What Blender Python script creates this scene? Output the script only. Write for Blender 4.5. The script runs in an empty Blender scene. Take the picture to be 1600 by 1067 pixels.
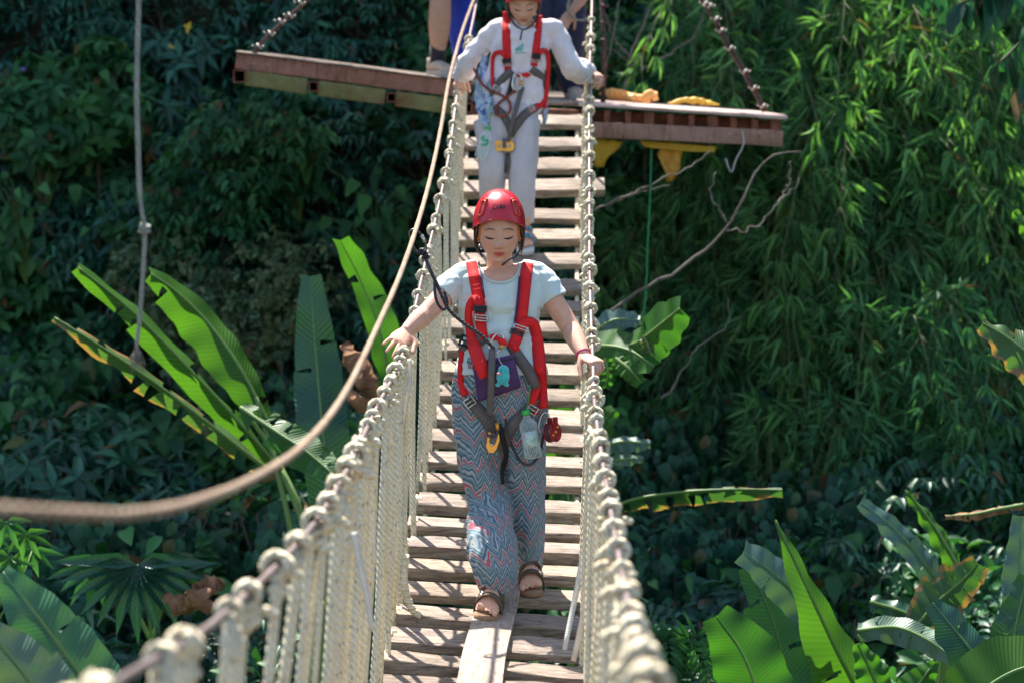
import bpy, bmesh, math, random
import numpy as np
from mathutils import Vector, Matrix, noise
from mathutils.bvhtree import BVHTree
RND = random.Random(7)
NP = np.random.RandomState(11)
sc = bpy.context.scene
COL = sc.collection
PI = math.pi
# ------------------------------------------------------------------ camera frame
FPX = 3400.0                       # focal length in photo pixels (1600 wide)
PITCH = math.radians(7.0)
CAM = Vector((0, 0, 6.0))
CR = Vector((1, 0, 0)); CF = Vector((0, math.cos(PITCH), -math.sin(PITCH))); CU = Vector((0, math.sin(PITCH), math.cos(PITCH)))
def cw(X, H, d): return CAM + CR*X + CU*H + CF*d
def at(px, py, d): return cw((px-800)/FPX*d, (533.5-py)/FPX*d, d)
def ray(px, py): return (CF + CR*((px-800)/FPX) + CU*((533.5-py)/FPX)).normalized()
def aty(px, py, Y):
    r = ray(px, py); return CAM + r*((Y-CAM.y)/r.y)
def interp(x, xs, ys):
    return float(np.interp(x, xs, ys))
def spl(x, xs, ys):
    """smooth (catmull-rom) interpolation"""
    xs = list(xs); ys = list(ys)
    if x <= xs[0]: return ys[0] + (x-xs[0])*(ys[1]-ys[0])/(xs[1]-xs[0])
    if x >= xs[-1]: return ys[-1] + (x-xs[-1])*(ys[-1]-ys[-2])/(xs[-1]-xs[-2])
    i = max(k for k in range(len(xs)-1) if xs[k] <= x)
    def m(k):
        if k == 0: return (ys[1]-ys[0])/(xs[1]-xs[0])
        if k == len(xs)-1: return (ys[-1]-ys[-2])/(xs[-1]-xs[-2])
        return (ys[k+1]-ys[k-1])/(xs[k+1]-xs[k-1])
    h = xs[i+1]-xs[i]; t = (x-xs[i])/h
    return ((2*t**3-3*t**2+1)*ys[i] + (t**3-2*t**2+t)*h*m(i) + (-2*t**3+3*t**2)*ys[i+1] + (t**3-t**2)*h*m(i+1))
def smooth_path(pts, n):
    """catmull-rom resample of 3d points (any tuple length)"""
    P = [tuple(p) for p in pts]; K = len(P); out = []
    ts = [0.0]
    for a, b in zip(P, P[1:]): ts.append(ts[-1] + max(1e-6, math.dist(a[:3], b[:3])))
    for j in range(n):
        t = ts[-1]*j/(n-1)
        out.append(tuple(spl(t, ts, [p[c] for p in P]) for c in range(len(P[0]))))
    return out
# ------------------------------------------------------------------ mesh builder
class MB:
    def __init__(s): s.v = []; s.f = []; s.uv = []; s.mi = []
    def add(s, vs, fs, uvs=None, mi=0):
        o = len(s.v); s.v += [tuple(v) for v in vs]
        for k, f in enumerate(fs):
            s.f.append(tuple(i+o for i in f)); s.mi.append(mi)
            s.uv.append([tuple(q) for q in uvs[k]] if uvs else [(0, 0)]*len(f))
    def tube(s, pts, r, n=8, cap=True, up=None, mi=0, v0=0.0):
        """pts list of points; r scalar, list of scalars or list of (rx, ry); up fixes the ellipse's ry axis"""
        P = [Vector(p[:3]) for p in pts]; K = len(P)
        if not isinstance(r, (list, tuple)): r = [r]*K
        T = []
        for i in range(K):
            a = P[max(0, i-1)]; b = P[min(K-1, i+1)]; t = b-a
            T.append(t.normalized() if t.length > 1e-9 else Vector((0, 0, 1)))
        ref = Vector(up) if up is not None else None
        if ref is None:
            ref = Vector((0, 0, 1)) if abs(T[0].z) < .9 else Vector((0, 1, 0))
        o = len(s.v); L = v0; Ls = []
        for i in range(K):
            y = ref - T[i]*ref.dot(T[i])
            if y.length < 1e-6: y = T[i].orthogonal()
            y.normalize(); x = y.cross(T[i])
            if up is None: ref = y
            rx, ry = r[i] if isinstance(r[i], (list, tuple)) else (r[i], r[i])
            for k in range(n):
                a = 2*PI*k/n
                s.v.append(tuple(P[i] + x*(rx*math.cos(a)) + y*(ry*math.sin(a))))
            if i: L += (P[i]-P[i-1]).length
            Ls.append(L)
        for i in range(K-1):
            for k in range(n):
                k2 = (k+1) % n
                s.f.append((o+i*n+k, o+i*n+k2, o+(i+1)*n+k2, o+(i+1)*n+k)); s.mi.append(mi)
                s.uv.append([(k/n, Ls[i]), ((k+1)/n, Ls[i]), ((k+1)/n, Ls[i+1]), (k/n, Ls[i+1])])
        if cap:
            s.f.append(tuple(o+k for k in reversed(range(n)))); s.mi.append(mi); s.uv.append([(0, Ls[0])]*n)
            s.f.append(tuple(o+(K-1)*n+k for k in range(n))); s.mi.append(mi); s.uv.append([(0, Ls[-1])]*n)
    def ball(s, c, r, n=12, m=8, rot=None, mi=0):
        c = Vector(c); r = r if isinstance(r, (tuple, list)) else (r, r, r)
        vs = []; 
        for i in range(m+1):
            th = PI*i/m
            for k in range(n):
                ph = 2*PI*k/n
                p = Vector((r[0]*math.sin(th)*math.cos(ph), r[1]*math.sin(th)*math.sin(ph), r[2]*math.cos(th)))
                if rot: p = rot @ p
                vs.append(c+p)
        fs = []
        for i in range(m):
            for k in range(n):
                k2 = (k+1) % n
                if i == 0: fs.append((k, (i+1)*n+k, (i+1)*n+k2))
                elif i == m-1: fs.append((i*n+k, (i+1)*n+k, i*n+k2))
                else: fs.append((i*n+k, (i+1)*n+k, (i+1)*n+k2, i*n+k2))
        s.add(vs, fs, mi=mi)
    def box(s, c, half, ax=None, bev=0.0, jit=0.0, mi=0):
        """box with chamfered long edges; ax = three unit vectors"""
        c = Vector(c); ax = ax or (Vector((1, 0, 0)), Vector((0, 1, 0)), Vector((0, 0, 1)))
        b = min(bev, min(half)*.45); hx, hy, hz = half
        if b <= 0:
            prof = [(-hy, -hz), (hy, -hz), (hy, hz), (-hy, hz)]
        else:
            prof = [(-hy+b, -hz), (hy-b, -hz), (hy, -hz+b), (hy, hz-b), (hy-b, hz), (-hy+b, hz), (-hy, hz-b), (-hy, -hz+b)]
        n = len(prof); nx = 2 if jit == 0 else 9
        vs = []
        for i in range(nx):
            x = -hx + 2*hx*i/(nx-1)
            for (y, z) in prof:
                jy = jit*RND.uniform(-1, 1); jz = jit*RND.uniform(-.5, .5)
                vs.append(c + ax[0]*x + ax[1]*(y+jy) + ax[2]*(z+jz))
        fs = []
        for i in range(nx-1):
            for k in range(n):
                k2 = (k+1) % n; fs.append((i*n+k, (i+1)*n+k, (i+1)*n+k2, i*n+k2))
        fs.append(tuple(range(n))); fs.append(tuple((nx-1)*n+k for k in reversed(range(n))))
        s.add(vs, fs, mi=mi)
    def ribbon(s, pts, nrm, w, th=.002, mi=0):
        """flat strap: centre points, normals (towards the outside), width (scalar or list), thickness"""
        P = [Vector(p[:3]) for p in pts]; K = len(P); o = len(s.v); L = 0; Ls = []
        for i in range(K):
            t = (P[min(K-1, i+1)]-P[max(0, i-1)]).normalized(); nn = Vector(nrm[i] if isinstance(nrm, list) else nrm)
            sd = t.cross(nn)
            if sd.length < 1e-6: sd = t.orthogonal()
            sd.normalize(); nn = sd.cross(t).normalized(); ww = w[i] if isinstance(w, (list, tuple)) else w
            for q in (sd*(-ww/2), sd*(ww/2), sd*(ww/2)+nn*th, sd*(-ww/2)+nn*th): s.v.append(tuple(P[i]+q))
            if i: L += (P[i]-P[i-1]).length
            Ls.append(L)
        for i in range(K-1):
            for k in range(4):
                k2 = (k+1) % 4; s.f.append((o+i*4+k, o+i*4+k2, o+(i+1)*4+k2, o+(i+1)*4+k)); s.mi.append(mi)
                u = [(0, 1), (1, 1), (1, 0), (0, 0)][k]
                s.uv.append([(u[0], Ls[i]), (u[1], Ls[i]), (u[1], Ls[i+1]), (u[0], Ls[i+1])])
        s.f.append((o+3, o+2, o+1, o)); s.mi.append(mi); s.uv.append([(0, 0)]*4)
        e = o+(K-1)*4; s.f.append((e, e+1, e+2, e+3)); s.mi.append(mi); s.uv.append([(0, Ls[-1])]*4)
    def torus(s, c, axis, R, r, n=20, m=8, arc=2*PI, mi=0):
        c = Vector(c); z = Vector(axis).normalized(); x = z.orthogonal().normalized(); y = z.cross(x)
        pts = [c + x*(R*math.cos(arc*i/n)) + y*(R*math.sin(arc*i/n)) for i in range(n+1)]
        s.tube(pts, r, m, cap=arc < 2*PI-1e-3, mi=mi)
    def mesh(s, name, mats, smooth=True):
        me = bpy.data.meshes.new(name); me.from_pydata(s.v, [], s.f)
        for m in (mats if isinstance(mats, (list, tuple)) else [mats]): me.materials.append(m)
        ul = me.uv_layers.new(name='UVMap')
        ul.data.foreach_set('uv', [c for f in s.uv for q in f for c in q])
        me.polygons.foreach_set('material_index', s.mi)
        me.polygons.foreach_set('use_smooth', [smooth]*len(me.polygons))
        me.update(); return me
    def build(s, name, mats, parent=None, smooth=True, sharp=None):
        me = s.mesh(name, mats, smooth)
        if sharp: 
            try: me.set_sharp_from_angle(angle=math.radians(sharp))
            except Exception: pass
        return link(name, me, parent)
def link(name, me, parent=None):
    """every mesh is written in world space; re-express it round the parent's origin"""
    o = bpy.data.objects.new(name, me); COL.objects.link(o)
    if parent is not None:
        base = world_loc(parent)
        if me is not None: me.transform(Matrix.Translation(-base))
        o.parent = parent
    return o
def world_loc(o):
    l = Vector(o.location)
    while o.parent: o = o.parent; l = l + Vector(o.location)
    return l
def tag(o, label=None, cat=None, group=None, kind=None):
    if label: o['label'] = label
    if cat: o['category'] = cat
    if group: o['group'] = group
    if kind: o['kind'] = kind
    return o
def thing(name, label, cat, loc, group=None):
    o = bpy.data.objects.new(name, None); COL.objects.link(o); o.location = Vector(loc)
    o.empty_display_size = .1
    return tag(o, label, cat, group)
def single(name, mb, mats, label, cat, group=None, smooth=True, loc=None):
    """a thing that is one mesh: origin at its lowest middle"""
    me = mb.mesh(name, mats, smooth) if isinstance(mb, MB) else mb
    co = np.empty(len(me.vertices)*3); me.vertices.foreach_get('co', co); co = co.reshape(-1, 3)
    c = Vector((co[:, 0].mean(), co[:, 1].mean(), co[:, 2].min())) if loc is None else Vector(loc)
    me.transform(Matrix.Translation(-c)); o = bpy.data.objects.new(name, me); COL.objects.link(o); o.location = c
    return tag(o, label, cat, group)
# ------------------------------------------------------------------ materials
class NT:
    def __init__(s, name):
        s.m = bpy.data.materials.new(name); s.m.use_nodes = True; s.t = s.m.node_tree
        s.b = s.t.nodes['Principled BSDF']; s.out = s.t.nodes['Material Output']
    def n(s, typ, **kw):
        nd = s.t.nodes.new(typ)
        for k, v in kw.items():
            if k[0] == '_': setattr(nd, k[1:], v)
            else:
                key = k.replace('__', ' ')
                nd.inputs[int(key[1:]) if key[0] == 'i' and key[1:].isdigit() else key].default_value = v
        return nd
    def l(s, a, b): s.t.links.new(a, b)
    def ramp(s, fac, stops):
        r = s.n('ShaderNodeValToRGB'); e = r.color_ramp.elements
        while len(e) < len(stops): e.new(.5)
        for k, (p, c) in enumerate(stops): e[k].position = p; e[k].color = (*c, 1) if len(c) == 3 else c
        s.l(fac, r.inputs[0]); return r.outputs[0]
    def mix(s, fac, a, b, mode='MIX'):
        m = s.n('ShaderNodeMix', _data_type='RGBA', _blend_type=mode)
        if hasattr(fac, 'links'): s.l(fac, m.inputs[0])
        else: m.inputs[0].default_value = fac
        for q, i in ((a, 6), (b, 7)):
            if hasattr(q, 'links'): s.l(q, m.inputs[i])
            else: m.inputs[i].default_value = (*q, 1)
        return m.outputs[2]
    def math(s, op, a, b=None):
        m = s.n('ShaderNodeMath', _operation=op)
        for q, i in ((a, 0), (b, 1)):
            if q is None: continue
            if hasattr(q, 'links'): s.l(q, m.inputs[i])
            else: m.inputs[i].default_value = q
        return m.outputs[0]
    def coord(s, which='Object', scale=(1, 1, 1), rot=(0, 0, 0)):
        c = s.n('ShaderNodeTexCoord'); m = s.n('ShaderNodeMapping'); m.inputs['Scale'].default_value = scale; m.inputs['Rotation'].default_value = rot
        s.l(c.outputs[which], m.inputs[0]); return m.outputs[0]
    def noise(s, co, scale, detail=4, rough=.6, dist=0):
        n = s.n('ShaderNodeTexNoise', Scale=scale, Detail=detail, Roughness=rough, Distortion=dist)
        if co is not None: s.l(co, n.inputs['Vector'])
        return n.outputs['Fac']
    def bump(s, h, strength=.3, dist=.01):
        b = s.n('ShaderNodeBump', Strength=strength, Distance=dist); s.l(h, b.inputs['Height']); s.l(b.outputs[0], s.b.inputs['Normal'])
    def set(s, **kw):
        for k, v in kw.items():
            key = k.replace('__', ' '); s.b.inputs[key].default_value = v
        return s
    def color(s, sock): s.l(sock, s.b.inputs['Base Color'])
def mottled(name, c1, c2, scale=12, rough=.7, bump=.2, bscale=None, dist=.004, metal=0, coordscale=(1, 1, 1), sheen=0, det=5):
    t = NT(name); co = t.coord('Object', coordscale); f = t.noise(co, scale, det)
    t.color(t.ramp(f, [(.32, c1), (.68, c2)])); t.set(Roughness=rough, Metallic=metal)
    if bump: t.bump(t.noise(co, bscale or scale*4, 4), bump, dist)
    if sheen: t.set(Sheen__Weight=sheen)
    return t.m
def wood(name, dark, light, along='X', rough=.8):
    t = NT(name); oi = t.n('ShaderNodeObjectInfo')
    st = {'X': (1, 9, 9), 'Y': (9, 1, 9)}[along]
    c = t.n('ShaderNodeTexCoord'); m = t.n('ShaderNodeMapping'); m.inputs['Scale'].default_value = st
    t.l(c.outputs['Object'], m.inputs[0])
    off = t.n('ShaderNodeCombineXYZ'); k = t.math('MULTIPLY', oi.outputs['Random'], 50.0); t.l(k, off.inputs[1]); t.l(k, off.inputs[0]); t.l(off.outputs[0], m.inputs['Location'])
    g = t.noise(m.outputs[0], 9, 8, .65, .6); big = t.noise(m.outputs[0], 1.6, 3, .5)
    col = t.ramp(g, [(.3, dark), (.72, light)])
    col = t.mix(t.math('MULTIPLY', big, .55), col, tuple(.62*a for a in light), 'MULTIPLY')
    tint = t.ramp(oi.outputs['Random'], [(0, (.66, .62, .60)), (.3, (.95, .90, .88)), (.6, (.82, .80, .84)), (1, (1.0, .93, .86))])
    col = t.mix(1.0, col, tint, 'MULTIPLY'); 
    blot = t.ramp(t.noise(t.coord('Object', (1, 1, 1)), 22, 4), [(.58, (1, 1, 1)), (.72, (.55, .5, .44))]); col = t.mix(.7, col, blot, 'MULTIPLY')
    cr = t.ramp(t.noise(m.outputs[0], 16, 3, .5, .3), [(.30, (.30, .27, .24)), (.38, (1, 1, 1))]); col = t.mix(.8, col, cr, 'MULTIPLY')
    t.color(col); t.set(Roughness=rough); t.bump(g, .8, .006); return t.m
def rope_mat(name, c1, c2, fleck=True, twist=90, strength=.8):
    t = NT(name); uv = t.n('ShaderNodeUVMap'); sep = t.n('ShaderNodeSeparateXYZ'); t.l(uv.outputs[0], sep.inputs[0])
    ph = t.math('ADD', t.math('MULTIPLY', sep.outputs[0], 2*PI*2), t.math('MULTIPLY', sep.outputs[1], 2*PI*twist/2))
    w = t.math('ADD', t.math('MULTIPLY', t.math('SINE', ph), .5), .5)
    big = t.noise(t.coord('Object'), 14, 4)
    col = t.ramp(big, [(.3, c1), (.7, c2)])
    col = t.mix(t.math('MULTIPLY', t.math('SUBTRACT', 1.0, w), .3), col, tuple(.5*a for a in c1))
    if fleck:
        cmb = t.n('ShaderNodeCombineXYZ'); t.l(t.math('MULTIPLY', sep.outputs[0], 4.0), cmb.inputs[0]); t.l(t.math('MULTIPLY', sep.outputs[1], 28.0), cmb.inputs[1])
        v = t.n('ShaderNodeTexVoronoi', Scale=1.0); t.l(cmb.outputs[0], v.inputs['Vector'])
        fl = t.ramp(v.outputs['Distance'], [(.13, (.09, .08, .08)), (.2, (1, 1, 1))]); col = t.mix(.6, col, fl, 'MULTIPLY')
    t.color(col); t.set(Roughness=.9); t.bump(w, strength, .006); return t.m
def plain(name, c, rough=.5, metal=0, coat=0, var=.12, bump=0.05, scale=30):
    t = NT(name); f = t.noise(t.coord('Object'), scale, 4)
    t.color(t.ramp(f, [(.3, tuple(a*(1-var) for a in c)), (.7, tuple(min(1, a*(1+var)) for a in c))]))
    t.set(Roughness=rough, Metallic=metal)
    if coat: t.set(Coat__Weight=coat, Coat__Roughness=.1)
    if bump: t.bump(f, bump, .003)
    return t.m
def webbing(name, c, weave=220):
    t = NT(name); uv = t.n('ShaderNodeUVMap'); sep = t.n('ShaderNodeSeparateXYZ'); t.l(uv.outputs[0], sep.inputs[0])
    w = t.math('SINE', t.math('MULTIPLY', sep.outputs[1], weave*2*PI/2)); f = t.noise(t.coord('Object'), 25, 4)
    eg = t.ramp(t.math('ABSOLUTE', t.math('SUBTRACT', sep.outputs[0], .5)), [(.36, (1, 1, 1)), (.42, (.62, .62, .62)), (.455, (.95, .95, .95)), (.5, (.7, .7, .7))]); fd = t.noise(t.coord('Object'), 55, 5, .7)
    t.color(t.mix(t.ramp(fd, [(.60, (0, 0, 0)), (.74, (.35, .35, .35))]), t.mix(1.0, t.ramp(f, [(.3, tuple(a*.76 for a in c)), (.7, c)]), eg, 'MULTIPLY'), tuple(.55*a+.10 for a in c))); t.set(Roughness=.8, Sheen__Weight=.1)
    t.bump(w, .25, .001); return t.m
def leaf_mat(name, c1, c2, trans=.35, rough=.42, hue=.0, spec=.5, vein=False, edge=None):
    """two-sided leaf: glossy diffuse plus light coming through"""
    t = NT(name); geo = t.n('ShaderNodeNewGeometry'); oi = t.n('ShaderNodeObjectInfo')
    rnd = geo.outputs['Random Per Island']
    col = t.ramp(rnd, [(0, c1), (.72, c2), (.955, tuple(min(1, a*1.5+.01) for a in c2)), (.975, (.17, .12, .035)), (1, (.13, .06, .025))] if not (vein or edge) else [(0, c1), (1, c2)])
    col = t.mix(1.0, col, t.ramp(oi.outputs['Random'], [(0, (.72, .88, 1.0)), (.5, (1, 1, 1)), (1, (1.15, 1.05, .85))]), 'MULTIPLY')
    n = t.noise(t.coord('Object'), 1.3, 3); col = t.mix(.5, col, t.ramp(n, [(.35, (.55, .62, .6)), (.65, (1.1, 1.1, 1))]), 'MULTIPLY')
    if vein or edge:
        uv = t.n('ShaderNodeUVMap'); sep = t.n('ShaderNodeSeparateXYZ'); t.l(uv.outputs[0], sep.inputs[0])
        au = t.math('ABSOLUTE', sep.outputs[0])
        w = t.math('SINE', t.math('ADD', t.math('MULTIPLY', sep.outputs[1], 130.0), t.math('MULTIPLY', au, -14.0)))
        col = t.mix(t.math('MULTIPLY', t.math('ADD', w, 1.0), .09), col, tuple(a*.45 for a in c1))
        mid = t.ramp(au, [(.02, (1, 1, 1)), (.06, (0, 0, 0))]); col = t.mix(t.math('MULTIPLY', mid, .6), col, tuple(min(1, a*2.0) for a in c2))
        t.bump(w, .25, .004)
        if edge:
            e = t.noise(t.coord('Object'), 7, 4); q = t.math('ADD', t.math('MULTIPLY', au, .55), e)
            mk = t.ramp(q, [(.93, (0, 0, 0)), (1.0, (1, 1, 1))]); col = t.mix(mk, col, edge)
    t.color(col); t.set(Roughness=rough, Specular__IOR__Level=spec)
    tr = t.n('ShaderNodeBsdfTranslucent'); tc = t.mix(1.0, col, (1.6, 1.7, .55), 'MULTIPLY'); t.l(tc, tr.inputs[0])
    mx = t.n('ShaderNodeMixShader'); mx.inputs[0].default_value = trans; t.l(t.b.outputs[0], mx.inputs[1]); t.l(tr.outputs[0], mx.inputs[2]); t.l(mx.outputs[0], t.out.inputs[0])
    return t.m
M = {}
M['plank'] = wood('weathered_plank', (.13, .10, .078), (.68, .57, .455))
M['plank_dark'] = wood('dark_old_wood', (.06, .045, .035), (.30, .23, .19))
M['board'] = wood('runner_wood', (.38, .31, .25), (.70, .62, .53), 'Y')
M['rope'] = rope_mat('cream_rope', (.82, .70, .46), (.94, .86, .64))
M['rope_plain'] = rope_mat('knot_rope', (.74, .62, .41), (.93, .84, .61), fleck=False)
M['tan_rope'] = rope_mat('tan_line', (.30, .20, .13), (.50, .37, .26), fleck=False, twist=60)
M['grey_rope'] = rope_mat('grey_rope', (.24, .25, .21), (.42, .42, .36), fleck=False, twist=60)
M['cable'] = plain('steel_cable', (.30, .24, .23), .45, .6, var=.3)
M['strap_white'] = webbing('white_tape', (.78, .74, .64))
def painted(name, paint, rust, pale):
    t = NT(name); co = t.coord('Object'); a = t.noise(co, 5, 7, .7, .4); st = t.noise(t.coord('Object', (14, 14, 1.5)), 3, 5, .6)
    col = t.ramp(a, [(.34, rust), (.46, paint), (.66, tuple(1.25*x for x in paint))]); col = t.mix(t.ramp(st, [(.52, (0, 0, 0)), (.70, (.8, .8, .8))]), col, rust)
    fl = t.noise(co, 34, 5, .7); col = t.mix(t.ramp(fl, [(.60, (0, 0, 0)), (.68, (.8, .8, .8))]), col, pale); dk = t.noise(co, 16, 4, .7); col = t.mix(t.ramp(dk, [(.60, (0, 0, 0)), (.72, (.85, .85, .85))]), col, (.05, .028, .02))
    t.color(col); t.set(Roughness=.8); t.bump(t.math('ADD', a, t.math('MULTIPLY', fl, .5)), .5, .008); return t.m
M['rust'] = painted('red_rust_steel', (.29, .125, .085), (.13, .05, .03), (.46, .34, .27))
M['rust_dark'] = mottled('dark_rust', (.10, .03, .02), (.30, .10, .05), 9, .8, .4)
M['green_steel'] = painted('mossy_steel', (.18, .17, .06), (.20, .10, .04), (.30, .27, .15))
M['beam_brown'] = painted('brown_beam', (.32, .175, .12), (.17, .075, .04), (.45, .32, .24))
M['deck_pink'] = mottled('deck_board', (.42, .30, .25), (.68, .52, .45), 7, .8, .3)
M['iron'] = plain('dark_iron', (.10, .055, .045), .6, .5, var=.4)
M['clamp'] = plain('zinc_clamp', (.46, .40, .35), .45, .5)
M['yellow'] = mottled('yellow_tarp', (.62, .34, .02), (.80, .50, .05), 7, .6, .5, 9, .02)
M['orange'] = mottled('orange_tarp', (.86, .34, .06), (.95, .56, .20), 9, .6, .5, 12, .02)
for k_, c_, e_ in (('yellow', (.80, .48, .03), (.95, .68, .07)), ('orange', (.92, .46, .05), (.97, .62, .12))):
    t = NT(k_+'_tarp_cloth'); f = t.noise(t.coord('Object'), 8, 5); col = t.ramp(f, [(.3, c_), (.7, e_)]); t.color(col); t.set(Roughness=.55); t.bump(t.noise(t.coord('Object'), 11, 4), .5, .02)
    tr = t.n('ShaderNodeBsdfTranslucent'); t.l(col, tr.inputs[0]); mx = t.n('ShaderNodeMixShader'); mx.inputs[0].default_value = .5; t.l(t.b.outputs[0], mx.inputs[1]); t.l(tr.outputs[0], mx.inputs[2]); t.l(mx.outputs[0], t.out.inputs[0]); M[k_+'_cloth'] = t.m
M['green_line'] = plain('green_line', (.02, .32, .12), .5)
# ------------------------------------------------------------------ render, camera, light
sc.render.engine = 'CYCLES'
sc.cycles.use_denoising = True
sc.cycles.max_bounces = 7; sc.cycles.diffuse_bounces = 3; sc.cycles.glossy_bounces = 3; sc.cycles.transmission_bounces = 5; sc.cycles.transparent_max_bounces = 6
sc.cycles.caustics_reflective = False; sc.cycles.caustics_refractive = False
sc.cycles.use_adaptive_sampling = True; sc.cycles.adaptive_threshold = .015
sc.view_settings.view_transform = 'Standard'; sc.view_settings.look = 'None'; sc.view_settings.gamma = 1; sc.view_settings.exposure = 1.27
cd = bpy.data.cameras.new('camera'); cam = bpy.data.objects.new('camera', cd); COL.objects.link(cam)
cam.location = CAM; cam.rotation_euler = (PI/2-PITCH, 0, 0)
cd.sensor_width = 36; cd.lens = 36*FPX/1600; cd.clip_start = .1; cd.clip_end = 500
cd.dof.use_dof = True; cd.dof.focus_distance = 8.25; cd.dof.aperture_fstop = 3.0
sc.camera = cam
SUN_EL = math.radians(59); SUN_AZ = math.radians(-20)     # azimuth from +Y towards +X: behind the bridge, to the left
sd = Vector((math.sin(SUN_AZ)*math.cos(SUN_EL), math.cos(SUN_AZ)*math.cos(SUN_EL), math.sin(SUN_EL)))
sl = bpy.data.lights.new('sun', 'SUN'); sl.energy = 5.0; sl.angle = math.radians(.5); sl.color = (1, .94, .86)
so = bpy.data.objects.new('sun', sl); COL.objects.link(so); so.rotation_euler = (-sd).to_track_quat('-Z', 'Y').to_euler(); so.location = (-20, 30, 50)
w = bpy.data.worlds.new('World'); sc.world = w; w.use_nodes = True
sky = w.node_tree.nodes.new('ShaderNodeTexSky'); sky.sky_type = 'NISHITA'; sky.sun_disc = False; sky.sun_elevation = SUN_EL; sky.sun_rotation = SUN_AZ
sky.dust_density = 1.2
bg = w.node_tree.nodes['Background']; bg.inputs[1].default_value = .11; w.node_tree.links.new(sky.outputs[0], bg.inputs[0])
# ------------------------------------------------------------------ terrain
def wall_y(x):   # where the steep slope starts
    return 17.3 + .9*noise.noise(Vector((x*.22, 3.1, 0))) + .4*noise.noise(Vector((x*.7, 9.1, 0)))
def ground_z(x, y):
    base = spl(min(y, 17), [-30, 0, 8, 12, 17], [0.5, 0.7, 1.2, 2.1, 3.4]) if y < 17 else 3.4
    wy = wall_y(x)
    z = base
    if y > wy:
        t = y-wy; z = base + min(t*2.7, 13 + .35*t)
    return z + .18*noise.noise(Vector((x*.6, y*.6, 0))) + (.35*noise.noise(Vector((x*.9, y*.9, z*.6))) if y > wy else 0)
xs = np.concatenate([np.linspace(-70, -9, 24), np.linspace(-8.6, 8.6, 60), np.linspace(9, 70, 24)])
ys = np.concatenate([np.linspace(-50, 8, 20), np.linspace(8.5, 16, 20), np.linspace(16.15, 24, 60), np.linspace(25, 110, 26)])
vs = [(x, y, ground_z(x, y)) for y in ys for x in xs]; nx = len(xs)
fs = [(j*nx+i, j*nx+i+1, (j+1)*nx+i+1, (j+1)*nx+i) for j in range(len(ys)-1) for i in range(nx-1)]
g = MB(); g.add(vs, fs); M['soil'] = mottled('jungle_soil', (.022, .020, .012), (.06, .055, .03), 1.5, .95, .8, 6, .1)
tag(g.build('terrain', M['soil']), 'steep earth slope of the jungle ravine', 'ground', kind='structure')
# ------------------------------------------------------------------ suspension bridge
def coil(mb, c, ax, R, r, turns, adv):
    z = ax.normalized(); x = Vector((0, 0, 1)) - z*z.z; x.normalize(); y = z.cross(x); n = int(14*turns)
    ph = RND.uniform(0, 6)
    pts = [c + x*(R*math.cos(2*PI*turns*i/n+ph)) + y*(R*math.sin(2*PI*turns*i/n+ph)) + z*(adv*(i/n-.5)) for i in range(n+1)]
    mb.tube(pts, r, 7)
bridge = thing('rope_bridge', 'long sagging rope bridge of wooden slats that both women walk down', 'bridge', cw(-.05, -1.4, 5))
DK_D = [1.5, 4, 6, 7.4, 8, 9, 10, 11, 12, 13.4]; DK_H = [-1.47, -1.42, -1.30, -1.12, -1.005, -.745, -.42, .0, .487, 1.34]
def deck_h(d): return spl(d, DK_D, DK_H)
LX = ([1.5, 4, 6, 7.4, 8, 9.2, 10.2, 12, 13.4], [-.66, -.53, -.45, -.415, -.395, -.372, -.345, -.285, -.29])
RX = ([1.5, 4, 6, 7.4, 8, 9.6, 10.9, 12, 13.4], [.06, .15, .20, .235, .25, .30, .34, .372, .415])
ROLL = ([1.5, 7, 8, 9, 10.5, 12, 13.4], [.03, .045, .05, .035, .018, .0, -.005])
HL = ([1.2, 3.0, 3.7, 4.8, 6.7, 8, 9.3, 11.2, 12.3, 14, 16.5], [-.64, -.538, -.49, -.4235, -.414, -.395, -.383, -.329, -.305, -.226, -.12], [-.44, -.465, -.465, -.385, -.20, -.028, .28, .93, 1.42, 2.19, 3.5])
HR = ([1.2, 3.0, 3.9, 5.2, 7, 8, 9.3, 10.5, 12.3, 13.7, 16.5], [.12, .185, .212, .237, .268, .298, .332, .374, .437, .504, .62], [-.44, -.465, -.488, -.41, -.22, -.087, .31, .72, 1.46, 2.15, 3.5])
def rail(S, d): return cw(spl(d, S[0], S[1]), spl(d, S[0], S[2]), d)
def deck_pt(u, d):   # u 0 left edge .. 1 right edge
    xl = spl(d, *LX); xr = spl(d, *RX); return cw(xl+(xr-xl)*u, deck_h(d)+spl(d, *ROLL)*(1-u), d)
PITCHD = .253
DS = [13.42-PITCHD*k for k in range(44)]
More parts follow.
